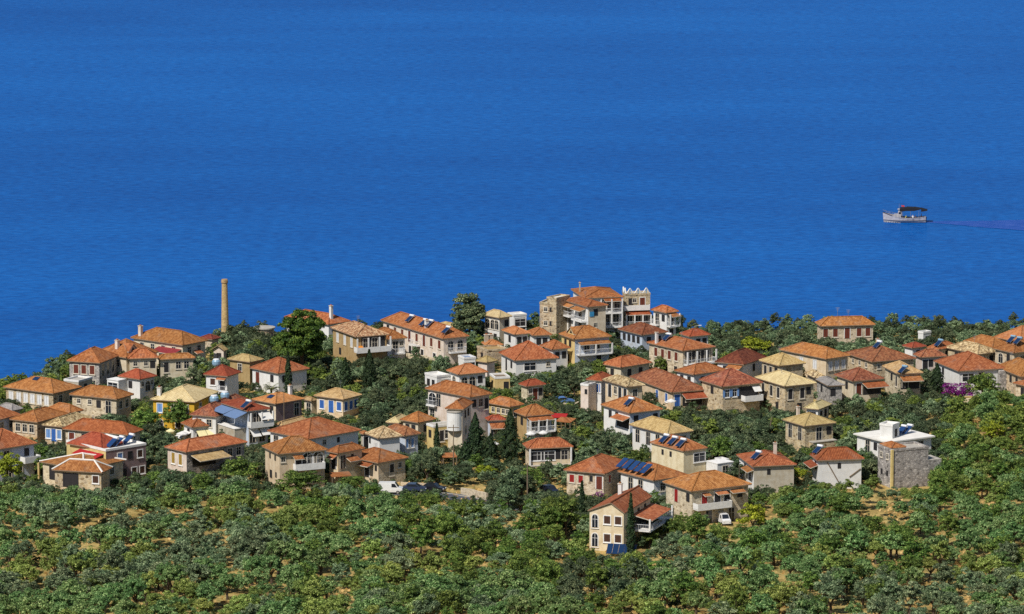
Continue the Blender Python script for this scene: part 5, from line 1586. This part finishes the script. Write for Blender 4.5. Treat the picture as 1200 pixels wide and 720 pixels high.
M['asphalt'] = plain('worn asphalt', (0.085, 0.09, 0.105), 0.9, 0.2, 0, 0.2, 1.0)
M['paint'] = plain('white road paint', (0.6, 0.6, 0.58), 0.8)
road = [(395, 575), (450, 577), (500, 578.5), (530, 583), (567, 590), (620, 597), (655, 593)]
tag(strip('road', road, 5.2, .10, 'asphalt', .5), 'grey road passing behind the foreground trees', 'road', kind='structure')
tag(strip('kerb', [(p[0], p[1] - 2.4) for p in road], .35, .26, 'concrete', .5), 'pale concrete kerb along the far side of the road', 'kerb', kind='structure')
tag(strip('road_line', [(p[0], p[1] + 1.7) for p in road], .14, .108, 'paint'), 'white edge line on the road', 'marking', kind='structure')

def wall_run(name, pts, h, mat, label, th=.4):
    P = [ground_at(*p) for p in pts]
    b = MB()
    for a, c in zip(P, P[1:]):
        n = max(1, int((c - a).length / 2))
        for k in range(n):
            p, q = a.lerp(c, k / n), a.lerp(c, (k + 1) / n)
            d = (q - p).normalized(); nn = Vector((-d.y, d.x, 0)) * th / 2
            hz = h * (1 + .06 * math.sin(k * 2.3))
            b.hexa([p - nn - Vector((0, 0, .6)), q - nn - Vector((0, 0, .6)), q + nn - Vector((0, 0, .6)), p + nn - Vector((0, 0, .6)),
                    p - nn + Vector((0, 0, hz)), q - nn + Vector((0, 0, hz)), q + nn + Vector((0, 0, hz)), p + nn + Vector((0, 0, hz))], mat)
    tag(b.build(name), label, 'wall')
wall_run('stone_wall', [(541, 581), (556, 584), (571, 588)], 1.4, 'stonelight', 'ochre stone retaining wall above the road bend')
wall_run('stone_wall', [(470, 571), (500, 573), (520, 577)], .9, 'stone', 'low rough stone wall behind the parked dark car')
wall_run('garden_wall', [(456, 418), (480, 424), (510, 428)], 1.6, 'stonelight', 'pale garden wall below the long white row house')
wall_run('garden_wall', [(1088, 468), (1110, 474), (1140, 473)], 1.0, 'stonelight', 'stone garden wall under the magenta bougainvillea')
wall_run('garden_wall', [(690, 392), (720, 390), (735, 392)], 1.6, 'stonelight', 'stone terrace wall at the foot of the hotel block')
wall_run('garden_wall', [(770, 572), (800, 590), (830, 596)], 1.2, 'white', 'white terrace wall below the small red porch roofs')
wall_run('garden_wall', [(650, 477), (672, 480), (684, 474)], 1.0, 'stonelight', 'low pale wall beside the parked blue car')
wall_run('garden_wall', [(1070, 458), (1085, 461)], 1.3, 'stonelight', 'short stone wall in front of the orange canopy')

# cars: body with cabin, windows, wheels, lamps
def car(px, py, ang, col, label, van=False, name='parked_car', dz=.12, size=1.0):
    g = base_at(px, py)
    r = empty(name, (g.x, g.y, g.z + dz), ang); tag(r, label, 'van' if van else 'car'); r.scale = (size,) * 3
    M_ = 'car ' + label[:12]
    M[M_] = plain(M_, col, .25, .6, 0, .04)
    L_, Wd = 4.2, 1.72
    if van: prof = [(-2.1, .35), (-2.1, 1.2), (-2.02, 1.95), (.75, 2.0), (1.35, 1.2), (2.05, 1.0), (2.1, .35)]
    else: prof = [(-2.1, .35), (-2.12, .85), (-1.75, .98), (-1.15, 1.45), (.25, 1.47), (1.0, .98), (1.95, .85), (2.1, .6), (2.1, .35)]
    b = MB()
    y0, y1 = -Wd / 2, Wd / 2
    ins = lambda z: .16 * max(0, z - .95)
    n = len(prof)
    b.face([(x, y0 + ins(z), z) for x, z in prof][::-1], M_); b.face([(x, y1 - ins(z), z) for x, z in prof], M_)
    for k in range(n):
        (xa, za), (xb, zb) = prof[k], prof[(k + 1) % n]
        b.face([(xa, y0 + ins(za), za), (xb, y0 + ins(zb), zb), (xb, y1 - ins(zb), zb), (xa, y1 - ins(za), za)], M_)
    b.build('body', r)
    for sg in (-1, 1):
        w = MB()
        yy = sg * (Wd / 2 + .012)
        if van: w.face([(.2, yy * .93, 1.2), (1.2, yy * .98, 1.2), (.75, yy * .88, 1.82), (.2, yy * .88, 1.82)], 'glass')
        else: w.face([(-1.3, yy * .985, 1.02), (.75, yy * .985, 1.02), (.2, yy * .93, 1.4), (-1.05, yy * .93, 1.4)], 'glass')
        w.build('side_window', r)
    w = MB()
    if van: w.face([(1.36, -.7, 1.24), (1.36, .7, 1.24), (.80, .62, 1.97), (.80, -.62, 1.97)], 'glass')
    else: w.face([(1.01, -.72, 1.0), (1.01, .72, 1.0), (.28, .66, 1.47), (.28, -.66, 1.47)], 'glass')
    w.build('windscreen', r)
    w = MB()
    if van: w.face([(-2.06, -.6, 1.35), (-2.06, .6, 1.35), (-2.05, .58, 1.82), (-2.05, -.58, 1.82)], 'glass')
    else: w.face([(-1.75, -.68, 1.0), (-1.75, .68, 1.0), (-1.17, .64, 1.44), (-1.17, -.64, 1.44)], 'glass')
    w.build('rear_window', r)
    for x in (-1.3, 1.3):
        for sg in (-1, 1):
            w = MB(); yc = sg * (Wd / 2 - .06)
            w.tube((x, yc - .11, .32), (x, yc + .11, .32), .32, .32, 'dark', 14)
            wl = w.build('wheel', r)
            w = MB(); w.tube((x, yc - .125, .32), (x, yc + .125, .32), .18, .18, 'metal', 10); w.build('hub', wl)
    for sg in (-1, 1):
        w = MB(); w.box(2.02, sg * .62 - .16, .62, 2.12, sg * .62 + .16, .78, 'tank'); w.build('headlight', r)
    TAKEN.append((g.x, g.y, 2.0))
car(508, 577, math.radians(-20), (.012, .012, .016), 'black hatchback parked on the road by the stone wall')
car(486, 577, math.radians(-8), (.03, .045, .09), 'dark blue car parked behind the black hatchback')
car(458, 579, math.radians(-5), (.70, .70, .68), 'white van parked on the road below the beige house', True, 'parked_van')
car(848, 614, math.radians(-75), (.75, .75, .75), 'small white van parked below the red porch roofs', True, 'parked_van', .05, .85)
car(644, 579, math.radians(-60), (.012, .015, .03), 'dark car parked on the bare drive below the red shuttered house', dz=.05)
car(660, 474, math.radians(20), (.10, .22, .5), 'blue car parked right of the balcony house', dz=.05)

def pole(px, py, hp, label, arm=True, lean=0.0, lamp=False, r=.11):
    g = base_at(px, py); h = hp / px_scale(g)
    o = empty('street_lamp' if lamp else 'utility_pole', g); tag(o, label, 'street lamp' if lamp else 'pole')
    b = MB(); b.tube((0, 0, -.5), (lean, 0, h), r, r * .7, 'metal' if lamp else 'wood', 8); b.build('pole', o)
    if arm:
        b = MB(); b.box(lean - 1.0, -.06, h - .55, lean + 1.0, .06, h - .42, 'wood')
        for k in (-.85, -.3, .3, .85): b.tube((lean + k, 0, h - .42), (lean + k, 0, h - .2), .05, .03, 'tank', 6)
        b.build('crossarm', o)
    if lamp:
        b = MB(); b.tube((lean, 0, h - .05), (lean + 1.1, 0, h + .15), .04, .04, 'metal', 5); a_ = b.build('arm', o)
        b = MB(); b.box(lean + .9, -.14, h + .08, lean + 1.5, .14, h + .22, 'tank'); b.build('lamp_head', a_)
pole(531.5, 560, 63, 'tall wooden utility pole with a crossarm before the yellow terrace block')
pole(618, 592, 50, 'wooden utility pole without crossarm near the stone retaining wall', False, r=.14)
pole(297, 512, 50, 'thin pole in front of the white house with blue awnings', False, r=.06)
pole(866, 580, 36, 'thin grey pole at the corner of the red porch house', False, r=.07)
pole(813.5, 404, 22, 'street lamp behind the columned verandah house', False, lamp=True, r=.08)
pole(898, 520, 32, 'leaning wooden pole among olives left of the khaki roof', False, 1.0)
pole(333, 506, 46, 'white pole beside the tan roofed annex', False, r=.09)
pole(421, 384, 16, 'utility pole on the skyline behind the ochre verandah house', True, r=.1)
pole(437, 386, 16, 'second skyline pole left of the white row house', True, r=.08)

def parasol(px, py, hp, wp, col, label):
    g = base_at(px, py); s = px_scale(g); h, r = hp / s, wp / s / 2
    o = empty('parasol', g); tag(o, label, 'parasol')
    b = MB(); b.tube((0, 0, -.3), (0, 0, h), .035, .03, 'metal', 6); b.build('pole', o)
    b = MB(); n = 8
    for k in range(n):
        a0, a1 = 2 * math.pi * k / n, 2 * math.pi * (k + 1) / n
        p, q = (r * math.cos(a0), r * math.sin(a0), h - .45), (r * math.cos(a1), r * math.sin(a1), h - .45)
        b.face([p, q, (0, 0, h)], col); b.face([(p[0], p[1], p[2] - .18), (q[0], q[1], q[2] - .18), q, p], col)
    b.build('canopy', o)
parasol(622, 524, 19, 12, 'awnwhite', 'left white parasol below the balcony house')
parasol(636.5, 523, 19, 11, 'awnwhite', 'right white parasol below the balcony house')
parasol(786.5, 485, 18, 12, 'awnwhite', 'white parasol by the blue door of the long brown roofed house')
parasol(200, 516, 14, 11, 'awncream', 'pale yellow parasol left of the cafe house')
parasol(579, 527, 10, 12, 'awnwhite', 'white parasol between the two ragged cypresses')
parasol(214, 522, 17, 14, 'awnwhite', 'white parasol before the cafe house front')

# small roofed shelters standing apart
def shelter(px, py, hw, w, d, ang, roofm, label, h_front=2.3, h_back=2.7):
    g = base_at(px, py)
    o = empty('shelter', g, ang); tag(o, label, 'shelter')
    for x in (-w / 2 + .1, w / 2 - .1):
        for y_ in (-d / 2 + .1, d / 2 - .1):
            b = MB(); b.box(x - .07, y_ - .07, -.4, x + .07, y_ + .07, (h_front if y_ < 0 else h_back) - .04, 'wood'); b.build('post', o)
    b = MB()
    p = [(-w / 2, -d / 2, h_front), (w / 2, -d / 2, h_front), (w / 2, d / 2, h_back), (-w / 2, d / 2, h_back)]
    q = [(x, y_, z + .1) for x, y_, z in p]
    b.hexa(p + q, roofm); b.build('roof', o)
shelter(712, 571, 2, 4.0, 2.6, .35, 'awnred', 'red roofed carport behind the beige gabled house')
shelter(655, 503, 2, 3.0, 2.2, -.2, 'awnred', 'small red canopy beside the two white parasols')
shelter(663, 508, 2, 3.2, 2.4, -.5, 'orange', 'small orange roofed shed right of the red canopy')
shelter(728, 506, 2, 3.0, 2.6, .4, 'orange', 'tiny orange roof under the dark porch house')
shelter(526, 550, 2, 2.6, 2.2, .2, 'orange', 'orange roofed hut beside the tall wooden utility pole')
shelter(790, 391, 2, 3.4, 2.4, .2, 'awnwhite', 'white canopy between the maroon roof and the small red roofed house')
shelter(399, 573, 2, 3.6, 2.0, .3, 'orange', 'low orange garden roof below the red side porch')

g = base_at(728, 652)
o = empty('solar_array', g, math.radians(-12)); tag(o, 'tilted blue solar panel array on the ground before the beige gabled house', 'solar array')
for k in range(5):
    b = MB(); x = -2.3 + k * .95
    b.hexa([(x, -.9, .5), (x + .9, -.9, .5), (x + .9, .9, 1.75), (x, .9, 1.75), (x, -.93, .56), (x + .9, -.93, .56), (x + .9, .87, 1.81), (x, .87, 1.81)], 'panel') if False else \
        b.hexa([(x, -.9, .5), (x + .9, -.9, .5), (x + .9, .9, 1.75), (x, .9, 1.75), (x, -.93, .56), (x + .9, -.93, .56), (x + .9, .87, 1.81), (x, .87, 1.81)], 'solar')
    b.build('panel', o)
for x in (-2.2, 0, 2.2):
    b = MB(); b.tube((x, .8, -.4), (x, .8, 1.68), .04, .04, 'metal', 5); b.tube((x, -.8, -.4), (x, -.8, .55), .04, .04, 'metal', 5); b.build('support', o)
# the row of five panels on house 41 (parts of its roof)
h = HOUSES['41']
M['solarlight'] = plain('bright solar glass', (0.016, 0.05, 0.15), 0.2, 0.7)
for k in range(5):
    b = MB()
    b.hexa([(-.55, -1.1, 0.1), (.55, -1.1, 0.1), (.55, 1.1, 1.3), (-.55, 1.1, 1.3), (-.55, -1.14, .18), (.55, -1.14, .18), (.55, 1.06, 1.38), (-.55, 1.06, 1.38)], 'solarlight')
    for sx in (-.5, .5): b.tube((sx, 1.05, -.6), (sx, 1.05, 1.3), .03, .03, 'metal', 4)
    q = b.build('solar_panel', h.roof, (h.W * .12 - h.ov, h.D * (.28 + .165 * k), h.hw + h.rise * .42))
    q.rotation_euler = (0, 0, math.atan2(-.72, -.69) + math.pi / 2 - h.a)
# solar collectors on the flat terraces
def rack(hid, u, v, n, label_unused=None):
    h = HOUSES[hid]
    for k in range(n):
        b = MB()
        b.hexa([(-.6, -1, .15), (.6, -1, .15), (.6, .8, 1.35), (-.6, .8, 1.35), (-.6, -1.04, .22), (.6, -1.04, .22), (.6, .76, 1.42), (-.6, .76, 1.42)], 'solarlight')
        for sx in (-.5, .5): b.tube((sx, .75, 0), (sx, .75, 1.35), .03, .03, 'metal', 4)
        b.tube((-.6, .95, 1.5), (.6, .95, 1.5), .24, .24, 'tank', 10)
        q = b.build('solar_panel', h.roof, (h.w * u + 1.35 * k, h.d * v, h.hw + .03))
        q.rotation_euler = (0, 0, math.atan2(-.72, -.69) + math.pi / 2 - h.a)
rack('15', .35, .2, 2); rack('15', .8, .25, 1); rack('80', .62, .45, 2)

# ------------------------------------------------------------------ the boat and its wake
M['hull'] = plain('white boat paint', (0.40, 0.38, 0.40), 0.4, 0.4, 0, 0.25)
M['hulldark'] = plain('dark blue boat paint', (0.02, 0.022, 0.05), 0.4, 0.4)
M['canopy'] = plain('black boat awning', (0.012, 0.012, 0.016), 0.8)
M['skin'] = plain('skin', (0.42, 0.24, 0.16), 0.6)
M['shirtyellow'] = plain('yellow shirt', (0.55, 0.60, 0.08), 0.8)
M['shirtdark'] = plain('dark shirt', (0.05, 0.05, 0.09), 0.8)
M['shirtwhite'] = plain('white shirt', (0.7, 0.7, 0.7), 0.8)
M['flag'] = plain('red flag', (0.55, 0.05, 0.03), 0.8)
M['foam'] = plain('white foam', (0.72, 0.76, 0.82), 0.8)
bp = unproj(1060, 260.5, 0.0)
BL = 11.4
boat = empty('fishing_boat', (bp.x, bp.y, 0.0), math.radians(174))    # bow along local +x, which points left in the picture
tag(boat, 'white wooden boat with black awning and passengers crossing the sea', 'boat')
st = []
for i in range(15):
    t = i / 14; x = -BL / 2 + BL * t
    wd = 1.75 * (math.sin(min(1, t * 1.25 + .22) * math.pi * .5) if t < .55 else max(.02, 1 - ((t - .55) / .45) ** 2.2))
    zg = .95 + .75 * (1 - t) ** 3 + 1.75 * t ** 2.6        # gunwale
    st.append((x, wd, zg))
b = MB(); dk = MB(); stp = MB()
def hullring(x, wd, zg, t):
    rake = .5 * t ** 4
    return [(x - rake * .6, wd * .45, -.5), (x - rake * .3, wd * .80, .12), (x, wd * .93, .5), (x + rake * .3, wd * 1.0, zg)]
rings = [hullring(x, wd, zg, i / 14) for i, (x, wd, zg) in enumerate(st)]
for a, c in zip(rings, rings[1:]):
    for k, mt in ((0, 'hulldark'), (1, 'hull'), (2, 'hull')):
        b.face([a[k], c[k], c[k + 1], a[k + 1]], mt)
        b.face([(p[0], -p[1], p[2]) for p in (a[k + 1], c[k + 1], c[k], a[k])], mt)
    for sg in (1, -1):
        stp.face([(p[0], sg * (p[1] + .03), p[2] + dz) for p, dz in ((a[2], -.03), (c[2], -.03), (c[2], .14), (a[2], .14))], 'hulldark')
        stp.face([(p[0], sg * (p[1] + .04), p[2] + dz) for p, dz in ((a[3], -.14), (c[3], -.14), (c[3], .05), (a[3], .05))], 'hulldark' if a[0][0] > 2.4 else 'hull')
    dk.face([(a[2][0], -a[2][1], a[2][2] + .15), (c[2][0], -c[2][1], c[2][2] + .15), (c[2][0], c[2][1], c[2][2] + .15), (a[2][0], a[2][1], a[2][2] + .15)], 'wood')
b.face([p for p in rings[0]] + [(p[0], -p[1], p[2]) for p in rings[0]][::-1], 'hulldark')
hull = b.build('hull', boat); stp.build('rubbing_strake', hull); dk.build('deck', boat)
b = MB(); b.hexa([(.9, -1.0, .6), (3.3, -.8, .6), (3.3, .8, .6), (.9, 1.0, .6), (1.0, -.95, 2.25), (2.9, -.75, 2.15), (2.9, .75, 2.15), (1.0, .95, 2.25)], 'hull'); cab = b.build('cabin', boat)
b = MB(); b.hexa([(.7, -.72, 1.8), (1.9, -.66, 1.8), (1.9, .66, 1.8), (.7, .72, 1.8), (.75, -.68, 3.45), (1.7, -.6, 3.4), (1.7, .6, 3.4), (.75, .68, 3.45)], 'hull'); wh = b.build('wheelhouse', boat)
for sg in (-1, 1):
    w = MB(); w.face([(.95, sg * .73, 2.15), (1.65, sg * .69, 2.15), (1.55, sg * .66, 2.8), (.95, sg * .71, 2.8)], 'glass'); w.build('pane', wh)
    w = MB()
    for k in (1.3, 2.0): w.face([(k, sg * 1.0, 1.1), (k + .4, sg * .97, 1.1), (k + .4, sg * .93, 1.5), (k, sg * .97, 1.5)], 'glass'); 
    w.build('porthole', cab)
w = MB(); w.face([(1.87, -.5, 2.15), (1.87, .5, 2.15), (1.76, .5, 2.8), (1.76, -.5, 2.8)], 'glass'); w.build('windscreen', wh)
b = MB(); b.box(.6, -.85, 3.46, 1.9, .85, 3.58, 'hull'); b.build('roof', wh)
b = MB()
aw = [(1.3, 3.75), (-.6, 4.0), (-2.6, 4.0), (-4.4, 3.8), (-6.1, 3.4)]
for (xa, za), (xb, zb) in zip(aw, aw[1:]):
    for sg in (-1, 1):
        b.face([(xa, 0, za + .28), (xb, 0, zb + .18), (xb, sg * 1.6, zb), (xa, sg * 1.6, za)], 'canopy')
        b.face([(xa, sg * 1.6, za), (xb, sg * 1.6, zb), (xb, sg * 1.62, zb - (.75 if xb > -4 else .05)), (xa, sg * 1.62, za - .75)], 'canopy')
can = b.build('awning', boat)
for x, z in ((.5, 3.7), (-1.6, 3.9), (-3.8, 3.7)):
    for sg in (-1, 1):
        p = MB(); p.tube((x, sg * 1.45, .9), (x, sg * 1.5, z), .035, .035, 'metal', 5); p.build('awning_post', boat)
b = MB(); b.tube((1.5, 0, 3.1), (1.5, 0, 5.0), .05, .03, 'metal', 6); b.tube((1.5, -.5, 4.3), (1.5, .5, 4.3), .025, .025, 'metal', 5); b.build('mast', boat)
b = MB(); b.hexa([(.9, -.02, 4.2), (.1, -.02, 4.15), (.1, .02, 4.15), (.9, .02, 4.2), (.9, -.02, 4.6), (.1, -.02, 4.5), (.1, .02, 4.5), (.9, .02, 4.6)], 'flag'); b.build('flag', boat)
b = MB()
pr = [Vector(r_[3]) for r_ in rings[9:]]
for a, c in zip(pr, pr[1:]):
    for sg in (-1, 1):
        A_, C_ = Vector((a.x, a.y * sg, a.z + .55)), Vector((c.x, c.y * sg, c.z + .55))
        b.tube(A_, C_, .035, .035, 'metal', 4); b.tube(A_, A_ - Vector((0, 0, .55)), .03, .03, 'metal', 4)
b.build('bow_rail', boat)
b = MB(); b.hexa([(-5.75, -.12, -.4), (-5.4, -.12, -.4), (-5.4, .12, -.4), (-5.75, .12, -.4), (-5.95, -.12, 1.5), (-5.65, -.12, 1.5), (-5.65, .12, 1.5), (-5.95, .12, 1.5)], 'hulldark'); b.build('rudder', boat)

def person(lx, ly, lz, rz, shirt, label, sit=True, hat=None):
    """one continuous body grown from a skeleton, with clothing by body region; feet or seat on the deck"""
    import bmesh
    if sit: J = [((0, 0, .5), .15), ((0, 0, .75), .15), ((0, 0, .98), .16), ((0, 0, 1.12), .07), ((.02, 0, 1.24), .10), ((.03, 0, 1.34), .095),
                 ((0, .20, 1.0), .065), ((.10, .26, .76), .05), ((.30, .22, .68), .04), ((.38, .21, .68), .045),
                 ((.22, .11, .50), .085), ((.44, .12, .48), .065), ((.44, .12, .12), .05), ((.56, .13, .05), .045)]
    else: J = [((0, 0, .95), .15), ((0, 0, 1.2), .15), ((0, 0, 1.42), .16), ((0, 0, 1.54), .07), ((.02, 0, 1.66), .10), ((.03, 0, 1.76), .095),
               ((0, .21, 1.44), .065), ((.06, .27, 1.15), .05), ((.22, .25, .98), .04), ((.30, .24, .97), .045),
               ((.02, .10, .85), .09), ((.05, .11, .48), .065), ((0, .12, .10), .05), ((.14, .13, .05), .045)]
    V = [Vector(j[0]) for j in J]; Rr = [j[1] for j in J]; E = [(0, 1), (1, 2), (2, 3), (3, 4), (4, 5), (2, 6), (6, 7), (7, 8), (8, 9), (0, 10), (10, 11), (11, 12), (12, 13)]
    n0 = len(V); mp = {}
    for i in range(6, n0):
        mp[i] = len(V); V.append(Vector((J[i][0][0], -J[i][0][1], J[i][0][2]))); Rr.append(J[i][1])
    E += [(mp.get(a, a), mp[b_]) for a, b_ in E if b_ >= 6]
    me = bpy.data.meshes.new('person')
    me.from_pydata(V, E, [])
    for k in (shirt, 'skin', 'shirtdark', 'dark'): me.materials.append(M[k])
    o = put('person', me)
    md = o.modifiers.new('skin', 'SKIN'); md.use_smooth_shade = True
    me.skin_vertices[0].data.foreach_set('radius', [x for r_ in Rr for x in (r_, r_)])
    me.skin_vertices[0].data[0].use_root = True
    o.modifiers.new('sub', 'SUBSURF').levels = 1
    dg = bpy.context.evaluated_depsgraph_get()
    nm = bpy.data.meshes.new_from_object(o.evaluated_get(dg))
    o.modifiers.clear(); o.data = nm
    zs, zh = (.56, 1.10) if sit else (.93, 1.52)
    for p in nm.polygons:
        c = p.center
        if c.z > zh: p.material_index = 3 if (c.z > zh + .22 or (c.x < 0 and c.z > zh + .1)) else 1
        elif abs(c.y) > .2 and c.x > .12 and c.z > zs: p.material_index = 1
        elif c.z < zs: p.material_index = 2
        else: p.material_index = 0
    w = Matrix.Rotation(boat.rotation_euler.z, 4, 'Z') @ Vector((lx, ly, lz))
    o.location = (bp.x + w.x, bp.y + w.y, w.z); o.rotation_euler = (0, 0, boat.rotation_euler.z + rz)
    tag(o, label, 'person')
person(-.4, .75, .68, .2, 'shirtyellow', 'person in a yellow shirt sitting behind the boat cabin')
person(-2.2, .95, .8, 1.8, 'shirtwhite', 'person in a white shirt sitting amidships under the boat awning')
person(-3.0, .6, .8, .4, 'shirtdark', 'seated person in dark clothes beside the white shirted passenger')
person(-4.5, .3, .68, .1, 'shirtdark', 'person standing at the boat stern holding the tiller', False)

# wake: a strip of disturbed darker water with foam edges
def wake_mat():
    m, nt, b = new_mat('wake water', 0.6, 0.1)
    v = mapping(nt, scale=(.25, 1, 1))
    n = noise(nt, v, .8, 4, .7)
    nt.links.new(ramp(nt, n, [(.35, (.008, .058, .29)), (.58, (.030, .088, .36)), (.78, (.085, .135, .42))]), b.inputs['Base Color'])
    bump(nt, b, n, .8, .3)
    return m
wm = wake_mat()
b = MB(); M['wake'] = wm
n = 60
for k in range(n):
    def ed(i):
        t = i / n; x = 5.5 + t * 60
        w = .7 + min(1, t * 1.5) * 15
        return x, w + .4 * math.sin(i * 1.7) * (.4 + t), -16 * t + .3 * math.sin(i * .31)
    x0, w0, c0 = ed(k); x1, w1, c1 = ed(k + 1)
    b.face([(x0, c0 - w0, .05), (x1, c1 - w1, .05), (x1, c1 + w1, .05), (x0, c0 + w0, .05)], 'wake')
wk = b.build('wake', None, (bp.x, bp.y, 0)); wk.rotation_euler = (0, 0, 0)
tag(wk, 'violet blue wake trailing behind the white boat', 'wake', kind='structure')
b = MB()
for sg in (-1, 1):
    for k in range(7):
        x = 5.6 - k * .62; y_ = sg * (.25 + k * .24)
        b.face([(x, y_, .06), (x - .8, y_ + sg * .28, .06), (x - .8, y_ + sg * .62, .06), (x, y_ + sg * .3, .06)], 'foam')
fm = b.build('bow_foam', None, (bp.x, bp.y, 0)); fm.rotation_euler = (0, 0, boat.rotation_euler.z)
tag(fm, 'white foam at the bow of the boat', 'foam', kind='stuff')
